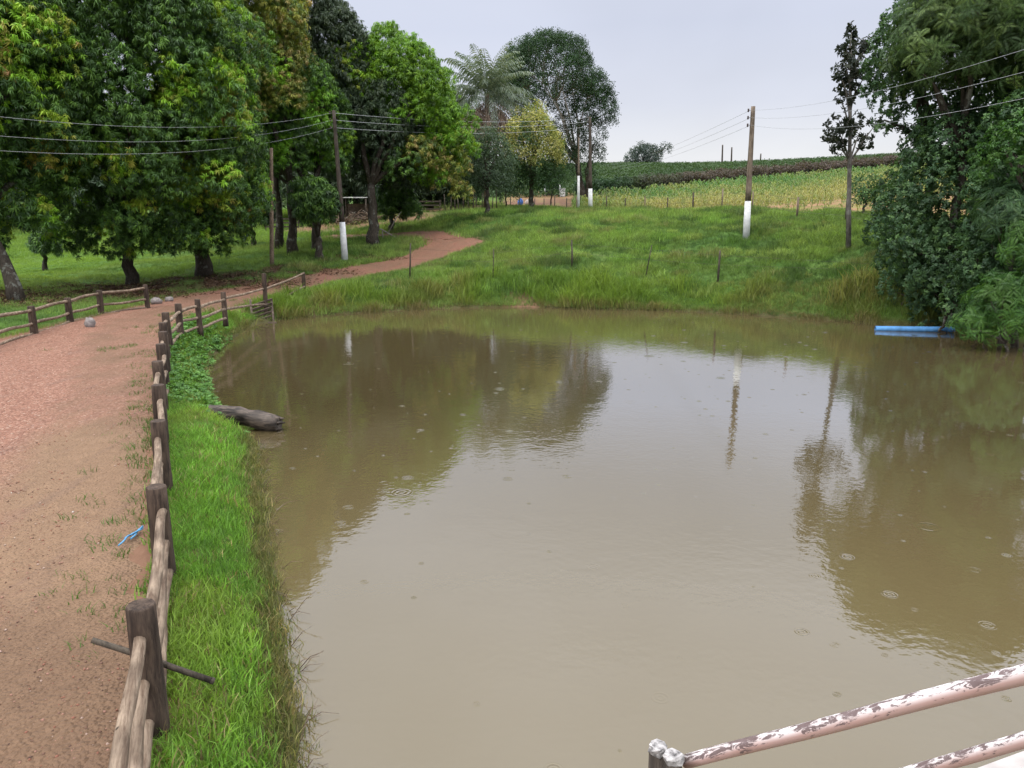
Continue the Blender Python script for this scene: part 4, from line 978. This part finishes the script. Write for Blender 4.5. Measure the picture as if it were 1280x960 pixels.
# ------------------------------------------------------------------ log fences
def log_post(m, p, h, r, lean=(0, 0)):
    p = np.array(p, float); P = []
    for i in range(7):
        s = i/6; P.append(p+np.array([lean[0]*s, lean[1]*s, -.15+(h+.15)*s]))
    R = [r*1.06, r*1.05, r*1.03, r*1.0, r*.99, r*.98, r*.95]
    P.append(P[-1]+np.array([0, 0, .012])); R.append(r*.87)
    return m.tube(P, R, 14, rough=.035)
def log_rail(a, b, r, wob=.02):
    a, b = np.array(a, float), np.array(b, float); P = []; R = []
    ph = random.uniform(0, 6)
    for i in range(12):
        s = i/11; o = np.array([sin(ph+s*5.5), 0, cos(ph*1.7+s*4.2)])*wob*sin(pi*s)**.5
        P.append(a*(1-s)+b*s+o+np.array([random.uniform(-1, 1), random.uniform(-1, 1), random.uniform(-1, 1)])*.004); R.append(r*(1-.12*s)*random.uniform(.95, 1.05))
    return MB().tube(P, R, 10, rough=.04)
posts = []
for px, py in [(175, 757), (195, 609), (197, 527), (195.5, 482), (197.5, 452), (201, 430.5), (202.5, 415), (204, 403.5), (207.5, 391), (222, 380), (247, 374.5), (279, 365.5)]:
    p = plane(px, py, .7+1.07); posts.append([p[0], p[1], .70, 1.07])
p0 = np.array(posts[0]); p1 = np.array(posts[1]); e = p0-(p1-p0)*.98; e[2] = .70; e[3] = 1.07; posts.insert(0, list(e))
p = at(329.5, 342, 34.2); posts.append([p[0], p[1], gz(p[0], p[1]), p[2]-gz(p[0], p[1])])
p = at(379, 341, 39.0); posts.append([p[0], p[1], gz(p[0], p[1]), p[2]-gz(p[0], p[1])])
lf = thing('log_fence', 'long log fence with thick round posts curving between dirt road and pond', 'fence', (posts[1][0], posts[1][1], .7))
for i, (x, y, z, h) in enumerate(posts):
    m = MB(); log_post(m, (x, y, z-.05), h+.05, .112 if i < 11 else .095, (random.uniform(-.02, .02), random.uniform(-.02, .02))); build('post', m, M['post'], lf)
for i in range(len(posts)-1):
    a, b = posts[i], posts[i+1]; late = i >= 12
    for j, (hh, rr) in enumerate(((.83, .053), (.46, .053), (.12, .05)) if not late else ((1.0, .05), (.42, .05))):
        if late and i == 13 and j == 1: hh = .35
        ha = hh if not late else hh*min(a[3], 1.2); hb = hh if not late else hh*min(b[3], 1.2)
        if i == 12: ha = (.83, .46)[j]
        ox = .035*(1 if i % 2 else -1)
        ra = np.array([a[0]+ox, a[1]-.03, a[2]+ha-.02*(i % 2)]); rb = np.array([b[0]+ox, b[1]+.03, b[2]+hb-.02*(i % 2)])
        build('rail', log_rail(ra, rb, rr), M['rail'], lf)
lposts = []
for (tx, ty), (bx, by) in [((38, 383), (43, 417)), ((84, 372.5), (88, 402)), ((124.5, 363), (126.5, 392)), ((181, 356), (185, 385))]:
    p = plane(bx, by, .72); q = at(tx, ty, p[1]); lposts.append([p[0], p[1], .70, max(.85, q[2]-.70)])
d = np.array(lposts[0])-np.array(lposts[1]); a = np.array(lposts[0])+d*.95; a[2:] = (.7, 1.0); b = a+d*.95; b[2:] = (.7, 1.0); lposts = [list(b), list(a)]+lposts
l2 = thing('log_fence', 'short straight log fence on the far side of the dirt road under the mango trees', 'fence', tuple(lposts[2][:3]))
for i, (x, y, z, h) in enumerate(lposts):
    m = MB(); log_post(m, (x, y, z-.05), h+.05, .12 if i < 5 else .10, (random.uniform(-.03, .03), 0)); build('post', m, M['post'], l2)
for i in range(len(lposts)-1):
    a, b = lposts[i], lposts[i+1]
    for hh, rr in ((.90, .06), (.42, .055), (.06, .05)):
        build('rail', log_rail((a[0], a[1], a[2]+hh*a[3]-.03), (b[0], b[1], b[2]+hh*b[3]-.03), rr, .03), M['rail'], l2)
# stick lying through the fence
a, b = at(115, 800, 5.62), at(268, 852, 5.72)
sp_ = MB(); sp_.tube([a, a*.6+b*.4+(0, 0, .01), a*.35+b*.65, b*.97+a*.03], [.024, .026, .025, .026], 9, rough=.06); sp_.tube([b*.97+a*.03, b], [.03, .027], 9)
tag(build('wooden_stick', sp_, M['stake'], loc=tuple((a+b)/2)), 'dark straight stick poked through the nearest part of the log fence', 'stick')

# old slatted pallet at the corner of the pond
c = at(326, 394, 33.6); pl = thing('wooden_pallet', 'old slatted wooden pallet leaning at the water edge by the fence corner', 'pallet', (c[0], c[1], 0))
hd = np.array([.62, .78, 0]); hd /= np.linalg.norm(hd)
for i in range(5):
    z = .10+.17*i; m = MB(); m.box((c[0]-.02*i, c[1]+.12*i, z), (.95, .035, .10), rz=.35, ry=-.30, rx=.5); build('slat', m, M['slat'], pl)
for sgn in (-1, 1):
    m = MB(); m.box((c[0]+sgn*.42-.04, c[1]+.32+sgn*.15, .42-sgn*.0), (.09, .07, 1.15), rz=.35, rx=-.55); build('upright', m, M['slat'], pl)
m = MB(); q = at(340, 400, 33.2); m.box((q[0], q[1], .015), (.35, .09, .04), rz=.2); tag(build('board_scrap', m, M['slat'], loc=(q[0], q[1], 0)), 'small pale board scrap floating below the old pallet', 'board')

# driftwood log in the water
a, b = LOG_A, LOG_B
m = MB(); P = []; R = []
ax = b-a
for i in range(11):
    s = i/10; P.append(a+ax*s+np.array([0, 0, .012*sin(s*5)])); R.append([.09, .13, .155, .175, .19, .20, .205, .21, .21, .205, .17][i])
m.tube(P, R, 14, rough=.16)
lg = build('driftwood_log', m, M['driftwood'], loc=(a[0], a[1], 0)); tag(lg, 'dark waterlogged tree log lying off the grassy bank into the pond', 'log')
m = MB()
for k in range(5):
    w_ = 2*pi*k/5; p = P[-1]+np.array([0, .12*cos(w_), .12*sin(w_)]); m.tube([p-(.06, 0, 0), p+np.array([random.uniform(.05, .2), 0, random.uniform(-.02, .02)])], [.06, .012], 5, rough=.3)
build('broken_end', m, M['driftwood'], lg)

# stones
def stone(px, py, z, r, lb, sq=(1, 1, .9)):
    p = plane(px, py, z); m = MB(); m.ball((p[0], p[1], z+r*.55), r, 9, 6, .16, sq); tag(build('stone', m, M['stone'], loc=tuple(p)), lb, 'stone', 'stones at the roadside')
stone(113, 408, .72, .20, 'grey pointed stone on the road edge in front of the low log fence', (.9, .9, 1.1))
stone(196, 380, .72, .22, 'largest pale stone just past the end post of the low log fence', (1.2, .9, .8))
stone(212, 377, .72, .17, 'smaller white topped stone right of the pale stone past the fence end', (1.2, .9, .8))
# blue cord on the road
a = plane(148, 684, .73); b = plane(178, 662, .73); m = MB()
P = [a*(1-s)+b*s+np.array([.02*sin(9*s), 0, .02+.03*abs(sin(5*s))]) for s in np.linspace(0, 1, 9)]
m.tube(P, .010, 6); P = [a*(1-s)+b*s+np.array([.03*cos(8*s), .03, .02+.02*abs(sin(7*s))]) for s in np.linspace(.3, 1, 7)]; m.tube(P, .010, 6)
P = [a*(1-s)+b*s+np.array([-.03*cos(6*s), -.02, .015]) for s in np.linspace(.45, 1, 7)]; m.tube(P, .012, 6)
tag(build('rope_scrap', m, M['bluerope'], loc=tuple(a)), 'frayed piece of blue plastic cord lying on the dirt road', 'cord')
# blue pipe
a, b = plane(1094, 411, .06), plane(1203, 412, .12); b = a+(b-a)*1.35
m = MB(); m.tube([a, a*.5+b*.5, b], .115, 18, cap=False); m.tube([b, a], .095, 18, cap=False)
pp_ = build('plastic_pipe', m, M['bluepvc'], loc=tuple(a)); tag(pp_, 'long blue plastic pipe floating at the water edge under the right bank', 'pipe')

# ------------------------------------------------------------------ wire fences
uf = thing('wire_fence', 'upper wire fence with short dark posts between the meadow and the crop field', 'fence', on(866, 265.5, 62))
tops = []
for px, py, D in FENCE_UP:
    p = on(px, py, D); h = random.uniform(1.25, 1.5); r = random.uniform(.05, .075)
    m = MB(); m.tube([p-(0, 0, .2), p+(random.uniform(-.04, .04), 0, h)], [r, r*.9], 7, rough=.05); build('post', m, M['polewood'] if random.random() < .25 else M['stake'], uf); tops.append((p, h))
for f in (.3, .6, .93):
    m = MB()
    m.tube([p+np.array([0, 0, f*1.25]) for p, h in tops], .006, 4); build('wire', m, M['darkwire'], uf)
lw = thing('wire_fence', 'sparse lower wire fence of thin leaning stakes on the slope above the pond', 'fence', on(715, 336, 43))
tops = []
for (px, py, D, tx, ty, r) in [(512, 345, 42.2, 513, 304, .045), (616, 349, 41.3, 617, 311, .028), (715, 336, 43, 714.5, 300, .055), (806, 350, 41, 815, 306, .03), (897, 352, 39.5, 900, 313, .06), (1124, 356, 34.5, 1123, 328, .05)]:
    p = on(px, py, D); q = at(tx, ty, D+.2); m = MB(); m.tube([p-(0, 0, .2), p*.5+q*.5+(.01, 0, 0), q], [r, r*.95, r*.85], 7, rough=.08)
    build('stake', m, M['stake'] if tx < 1000 else M['slat'], lw); tops.append((p, q))
for f in (.55, .85):
    m = MB(); m.tube([p*(1-f)+q*f for p, q in tops], .004, 4); build('wire', m, M['darkwire'], lw)

# ------------------------------------------------------------------ utility poles and overhead wires
PG = 'utility poles along the power line'
def pole(label, base, top, r0, r1, white, D, mt, ins=None, group=PG, side=-1):
    b = on(*base); q = at(*top); t = thing('utility_pole', label, 'utility pole', b, group)
    hgt_ = q[2]-b[2]; wv = b+(q-b)*(white/hgt_) if white else b
    m = MB(); n = 9
    P = [wv*(1-i/n)+q*(i/n) for i in range(n+1)]; R = [r0+(r1-r0)*(white/hgt_+(1-white/hgt_)*i/n) for i in range(n+1)]
    if not white: P[0] = P[0]-(0, 0, .3)
    m.tube(P, R, 12, rough=.025); build('shaft', m, mt, t)
    if white:
        rw = r0+(r1-r0)*white/hgt_; m = MB(); m.tube([b-(0, 0, .3), b*.5+wv*.5, wv], [r0*1.06, (r0+rw)/2*1.06, rw*1.04], 12, rough=.03); build('whitewashed_foot', m, M['white'], t)
    if ins:
        for py in ins:
            s = (q[2]-at(top[0], py, top[2])[2])/hgt_; p = q*(1-s)+b*s; c = p+np.array([side*(r1+.14), -.02, 0])
            m = MB(); m.tube([p, c], .012, 6); m.tube([c-(0, 0, .10), c-(0, 0, .05), c, c+(0, 0, .05), c+(0, 0, .09)], [.03, .055, .035, .055, .025], 10); build('insulator', m, M['ceramic'], t)
    return t
pole('leaning electricity pole with whitewashed foot among the mango trees by the dirt road', (431.5, 326, 49), (417, 138, 49), .20, .10, 2.45, 49, M['poledark'], (141, 150, 159.5), side=-1)
pole('tall brown pole with a dark top and whitewashed foot alone on the slope at right', (932.5, 298, 45), (941.5, 133, 45), .19, .12, 2.15, 45, M['polewood'], (137.8, 147, 156.4))
pole('dark pole with wide whitewashed foot, right of the pair by the wire fence', (738, 266, 75), (737.5, 146, 75), .20, .12, 2.15, 75, M['poledark'], (147, 152, 158.5))
pole('thinner pale pole with whitewashed foot, left one of the pair by the wire fence', (723, 266, 77), (723.5, 172, 77), .13, .07, 3.4, 77, M['polewood'])
pole('grey wooden pole without paint standing under the canopy left of the forked small tree', (340, 335, 46.5), (339, 185, 46.5), .13, .10, 0, 46.5, M['rail'])
for px, b_y, t_y, D, lb in [(902.5, 207, 181, 190, 'tallest of the three distant poles on the hill crest'), (914, 207, 184, 195, 'middle of the three distant poles on the hill crest'), (950.3, 206, 192, 215, 'shortest distant pole on the crest, just right of the brown pole')]:
    pole(lb, (px, b_y, D), (px+.8, t_y, D), .22, .16, 0, D, M['poledark'], group='distant poles on the hill crest')
WG = 'overhead power wires'
def wire(P, label, r=.006, mt='wire'):
    m = MB(); m.tube(P, r, 5); tag(build('overhead_wire', m, M[mt], loc=tuple(P[0])), label, 'wire', WG)
def sagline(a, b, sag, n=24): return [a*(1-s)+b*s-np.array([0, 0, 4*sag*s*(1-s)]) for s in np.linspace(0, 1, n)]
rank = ('top', 'middle', 'bottom')
for i, (yp, yl) in enumerate(((141, 146), (150, 170), (159.5, 188.5))):
    a = at(415.5, yp, 49); m_ = at(0, yl, 27); P = []
    c2 = (a[2]-2*m_[2]+(a[2]-1.0))/2; b2 = m_[2]-a[2]-c2
    for s in np.linspace(0, 1.7, 34): q = a+(m_-a)*s; q[2] = a[2]+b2*s+c2*s*s; P.append(q)
    wire(P, f'{rank[i]} wire running left from the leaning pole across the mango crowns')
for i, (yp, yr, ym) in enumerate(((141, 147, 146), (150, 152, 154.5), (159.5, 158.5, 162.7))):
    a = at(415.5, yp, 49); b = at(735.5, yr, 75); wire(sagline(a, b, .45), f'{rank[i]} wire between the leaning pole and the twin poles by the wire fence', .012)
for i, (yp, yr) in enumerate(((137.8, 62), (147, 90), (156.4, 123))):
    a = at(937.5, yp, 45); m_ = at(1280, yr, 20); P = []
    c2 = (a[2]-2*m_[2]+(a[2]-.6))/2; b2 = m_[2]-a[2]-c2
    for s in np.linspace(0, 1.6, 30): q = a+(m_-a)*s; q[2] = a[2]+b2*s+c2*s*s; P.append(q)
    wire(P, f'{rank[i]} wire running right from the lone brown pole past the feathery trees', .0055)
for i, (yp, yl) in enumerate(((138, 204), (147.5, 206), (157, 207.5))):
    a = at(937.5, yp, 45); b = at(748+4*i, yl, 185); wire(sagline(a, b, 1.2), f'{rank[i]} wire running from the lone brown pole back over the hill to the left', .008)

# ------------------------------------------------------------------ small far things
# two filled sacks by the field edge (seen tiny)
def heap(name, label, cat, px, py, D, w_, h_, mt, seed):
    p = on(px, py, D); random.seed(seed); m = MB()
    m.ball(p+np.array([0, 0, h_*.45]), w_*.5, 12, 8, .07, (1, .8, h_/w_*1.0)); m.ball(p+np.array([w_*.1, 0, h_*.88]), w_*.18, 8, 6, .1, (1, 1, .8))
    return tag(build(name, m, mt, loc=tuple(p)), label, cat)
heap('filled_sack', 'bright blue filled sack standing on the bare earth at the field corner', 'sack', 650.5, 249, 104, .75, .95, M['bluecloth'], 3)
heap('filled_sack', 'pale beige filled sack right beside the bright blue one', 'sack', 659.5, 249, 104.6, .7, .75, M['palecloth'], 4)
# dark tarp shelter between pale posts
b = on(690, 243, 118); sh = thing('tarp_shelter', 'small dark tarp shelter on pale posts at the edge of the trees', 'shelter', b)
k = 118/CP/F
m = MB(); m.box(b+np.array([0, .6, .9]), (2.0, 1.2, 1.7)); build('back_panel', m, M['shadedark'], sh)
m = MB()
for i in range(8):
    a0, a1 = pi*i/8, pi*(i+1)/8; p, q = b+np.array([-cos(a0)*1.15, 0, 1.6+.55*sin(a0)]), b+np.array([-cos(a1)*1.15, 0, 1.6+.55*sin(a1)])
    m.add([p-(0, .6, 0), q-(0, .6, 0), q+(0, 1.4, 0), p+(0, 1.4, 0), p+np.array([0, 1.4, -.05]), q+np.array([0, 1.4, -.05]), q-np.array([0, .6, .05]), p-np.array([0, .6, .05])], [(0, 1, 2, 3), (4, 5, 6, 7), (0, 7, 6, 1), (3, 2, 5, 4)])
build('canopy', m, M['shadedark'], sh)
for sx_ in (-1.12, 1.12):
    m = MB(); m.tube([b+np.array([sx_, -.62, -.2]), b+np.array([sx_, -.62, 1.6])], .10, 8); build('post', m, M['white'], sh)
b = on(703, 244, 116); m = MB(); m.box(b+np.array([0, 0, .55]), (.75, .6, 1.1)); m.box(b+np.array([0, 0, 1.13]), (.85, .7, .07)); tag(build('water_tank_box', m, M['white'], loc=tuple(b)), 'white box on the ground right of the dark tarp shelter', 'box')
# white roofed shed behind the brush
b = on(443, 276, 73); sd2 = thing('open_shed', 'open shed with a white sheet roof behind the brush pile under the mangoes', 'shed', b)
m = MB(); m.box(b+np.array([.2, 0, 2.05]), (2.4, 2.0, .06), rx=.03); build('roof', m, M['roofwhite'], sd2)
for dx, dy in ((-.9, -.9), (1.3, -.9), (-.9, .9), (1.3, .9)):
    m = MB(); m.tube([b+np.array([dx, dy, -.2]), b+np.array([dx, dy, 2.04+.03*dy])], .07, 7); build('post', m, M['stake'], sd2)
m = MB(); m.box(b+np.array([.2, 1.05, .75]), (2.2, .08, 1.5)); build('back_wall', m, M['slat'], sd2)
# brush pile of cut branches
b = on(452, 279, 70); random.seed(21); m = MB()
for i in range(110):
    a = random.uniform(0, 2*pi); x0 = random.uniform(-3, 2.6); l = random.uniform(.7, 2.2); e_ = random.uniform(-.1, .9)
    p = b+np.array([x0, random.uniform(-.8, .8), random.uniform(.0, .9)*(1-abs(x0)/3.6)]); d = np.array([cos(a)*cos(e_), sin(a)*cos(e_)*.6, sin(e_)*.8])*l
    m.tube([p-d*.3, p+d*.2+(0, 0, .08), p+d*.6], [.05, .035, .012], 5)
tag(build('brush_pile', m, M['bark_brown'], loc=tuple(b)), 'pile of cut reddish dry branches behind the whitewashed pole foot', 'brush pile')
b = on(480, 294, 57); m = MB(); random.seed(8)
m.tube([b+np.array([-.7, 0, .7]), b+np.array([-.2, 0, .75]), b+np.array([.3, 0, .45]), b+np.array([1.0, 0, .1])], [.05, .06, .05, .03], 6); m.tube([b+np.array([-.1, 0, .75]), b+np.array([-.1, 0, 0])], .045, 6); m.tube([b+np.array([.3, 0, .45]), b+np.array([.9, .1, 1.5]), b+np.array([1.3, .1, 2.0])], [.05, .04, .015], 6)
tag(build('fallen_branch', m, M['bark_pale'], loc=tuple(b)), 'pale bent fallen branch right of the spotted trunk', 'branch')
# low corral of dark rails left of the small round tree
for (px, py, D, wd, lb) in [(535, 266, 76, 2.4, 'low dark wooden pen on the far meadow below the dark trees'), (355, 285, 72, 3.0, 'dark wooden pen in the shade left of the forked tree')]:
    b = on(px, py, D); cr = thing('wooden_pen', lb, 'pen', b)
    for z in (.25, .6, .95):
        for yy in (-.5, .5):
            m = MB(); m.box(b+np.array([0, yy, z]), (wd, .05, .12)); build('rail', m, M['stake'], cr)
    for sx_ in (-.5, .5):
        for yy in (-.55, .55):
            m = MB(); m.box(b+np.array([sx_*wd, yy, .45]), (.09, .06, 1.3)); build('post', m, M['stake'], cr)
# row of rough dark stakes at the foot of the grey green tree
for i, px in enumerate((566, 575, 584, 592, 600, 617, 627)):
    pass
st_ = thing('stake_fence', 'rough row of uneven dark stakes behind the thin trunked grey green tree', 'fence', on(590, 262, 74))
for px in (557, 563, 569, 574, 579, 585, 591, 596, 602, 615, 621):
    p = on(px, 261+(px-590)*-.02, 74+random.uniform(-.5, .5)); m = MB(); m.tube([p-(0, 0, .2), p+(random.uniform(-.15, .15), 0, random.uniform(1.2, 2.0))], [.06, .045], 6, rough=.1); build('stake', m, M['stake'], st_)

# ------------------------------------------------------------------ concrete stairs with painted pipe rails, bottom right
A = np.array(at(866, 951, 2.46)); 
def rayd(px, py, depth): r = ray(px, py); return r*depth+np.array([0, 0, H])
A = rayd(862, 951, 2.85); B = rayd(1280, 843, 2.05)
dr = (B-A)/np.linalg.norm(B-A)
def painted_rail(P0, P1, r, parent, name='handrail'):
    d = P1-P0; ln = np.linalg.norm(d); m = MB(); n = 24
    m.tube([(ln*i/n, .004*sin(i*.7), 0) for i in range(n+1)], r, 20)
    o = build(name, m, M['railpaint']); o.parent = parent; off = P0-world_off(parent); o.location = off
    zx = Vector(d).normalized(); q = zx.to_track_quat('X', 'Z'); o.rotation_euler = q.to_euler(); return o
hr = Vector((dr[0], dr[1], 0)).normalized(); nrm = np.array([hr[1], -hr[0], 0])      # across the stair
if nrm[0] < 0: nrm = -nrm
hrv = np.array(hr)
C0 = rayd(1145, 964, 2.95); C1 = rayd(1285, 924, 2.62)
rail1 = thing('pipe_railing', 'stair railing of peeling pinkish white painted pipe with two stub posts at its lower end', 'railing', (A[0], A[1], A[2]-1.0))
painted_rail(A-dr*.02, A+dr*2.1, .0255, rail1)
for (px, py, w_) in ((823, 931, 0), (842, 942, .0)):
    p = rayd(px, py, 2.86 if px < 830 else 2.78); m = MB()
    m.tube([p-(0, 0, 1.05), p-(0, 0, .03)], [.034, .034], 8); build('stub_post', m, M['poledark'], rail1)
    m = MB(); m.tube([p-(0, 0, .031), p-(0, 0, .008), p+(0, 0, .001)], [.036, .037, .030], 8, rough=.2); m.sm = [False]*len(m.sm); build('painted_cap', m, M['chipped'], rail1)
rail2 = thing('pipe_railing', 'second peeling painted pipe railing cut off by the bottom right corner', 'railing', (C0[0], C0[1], C0[2]-1.0))
dc = (C1-C0)/np.linalg.norm(C1-C0); painted_rail(C0-dc*.5, C0+dc*1.8, .0255, rail2)
for s in (-.48, 1.0):
    p = C0+dc*s; m = MB(); m.tube([p-(0, 0, .95), p-(0, 0, .02)], .022, 10); build('rail_post', m, M['railpaint'], rail2)
# concrete landing slab low beside the water; its edge shows in the corner
e0, e1 = plane(1216, 962, .45), plane(1284, 937, .45); ed = (e1-e0)/np.linalg.norm(e1-e0); nn_ = np.array([ed[1], -ed[0], 0])
m = MB(); q0, q1 = e0-ed*1.2, e0+ed*7; q2, q3 = q1+nn_*3.0, q0+nn_*3.0; zb = np.array([0, 0, -1.5])
m.add([q0, q1, q2, q3, q0+zb, q1+zb, q2+zb, q3+zb], [(3, 2, 1, 0), (4, 5, 6, 7), (0, 1, 5, 4), (1, 2, 6, 5), (2, 3, 7, 6), (3, 0, 4, 7)])
tag(build('concrete_slab', m, M['concrete'], loc=tuple(q0)), 'pale concrete slab at the water in the bottom right corner, under the second railing', 'slab')

# ------------------------------------------------------------------ loose stuff on the ground
def t_pebble(seed):
    r = np.random.default_rng(seed); V = np.array([(1, 0, 0), (0, 1, 0), (-1, 0, 0), (0, -1, 0), (0, 0, .7), (0, 0, -.7)], float)*(.7+.6*r.random((6, 1)))
    Fs = [(0, 1, 4), (1, 2, 4), (2, 3, 4), (3, 0, 4), (1, 0, 5), (2, 1, 5), (3, 2, 5), (0, 3, 5)]
    return (V, np.array(Fs), 1)
x, y = field_pts(90000, -16, 1, 2.5, 30); lim = np.interp(y, RR[:7, 1], RR[:7, 0]); 
k = (x < lim-.15) & (x > -16) & (np.abs(x) < .75*y+2) & (rng.random(len(x)) < np.clip(1.2-.045*y, .1, 1)) & (fbm(x/1.2, y/1.2, 23) > .38+.15*(lim-x < 1.5)); x, y = x[k], y[k]; n = len(x)
pc_ = np.array([(.26, .12, .085), (.34, .19, .145), (.17, .10, .075), (.40, .29, .24), (.12, .075, .06), (.55, .50, .46)])[rng.choice(6, n, p=[.3, .27, .2, .12, .095, .015])]
V1 = []
sz = .005+.013*rng.random(n)**2.4
for s in range(3):
    m = rng.integers(0, 3, n) == s; V1.append(scatter(t_pebble(s), np.stack([x[m], y[m], hgt(x[m], y[m], False)+.026], -1), rotz(rng.random(m.sum())*6.3), sz[m], pc_[m], .1))
tag(build('gravel', merge(V1), M['dry']), 'loose reddish gravel stones scattered on the dirt road', 'gravel', kind='stuff')
x, y = field_pts(60000, -32, -4, 28, 55); k = rng.random(len(x)) < litter(x, y)*.8; x, y = x[k], y[k]; n = len(x); 
R = basis(np.stack([rng.normal(size=n)*.3, rng.normal(size=n)*.3, np.ones(n)], -1))
lf_t = tmpl([leaf_quad((-.5, 0, 0), (1, 0, .1), 1, .35, (0, 1, 0), .3), leaf_quad((-.3, .7, 0), (.4, 1, .1), .9, .3, (1, 0, 0), .3)])
V1 = scatter(lf_t, np.stack([x, y, hgt(x, y)+.03], -1), R, .12+.08*rng.random(n), np.array([(.10, .055, .035), (.15, .09, .055), (.06, .038, .028), (.20, .13, .08)])[rng.integers(0, 4, n)], .2)
tag(build('fallen_leaves', V1, M['dry']), 'brown fallen mango leaves on the bare shaded ground under the trees', 'leaves', kind='stuff')
# wet dead stems along the near waterline
m = MB(); random.seed(33)
for i in range(60):
    yv = random.uniform(5.2, 20); idx = None
    px = random.choice([(367, 958), (366, 920), (357, 860), (347, 790), (342, 740), (335, 690), (329, 640), (322, 580)]); p = plane(px[0]+random.uniform(-4, 14), px[1]+random.uniform(-30, 30), 0)
    a = random.uniform(-.9, 1.2); l = random.uniform(.15, .45); d = np.array([cos(a), sin(a), random.uniform(.1, .9)])*l
    m.tube([p-(0, 0, .05), p+d*.55+(0, 0, .03), p+d+np.array([0, 0, -.05*random.random()])], [.005, .004, .002], 4)
tag(build('dead_stems', m, M['bark_brown']), 'thin dead stems and twigs standing in the near waterline', 'twigs', kind='stuff')
print('faces', sum(len(o.data.polygons) for o in COL.objects if o.type == 'MESH'))
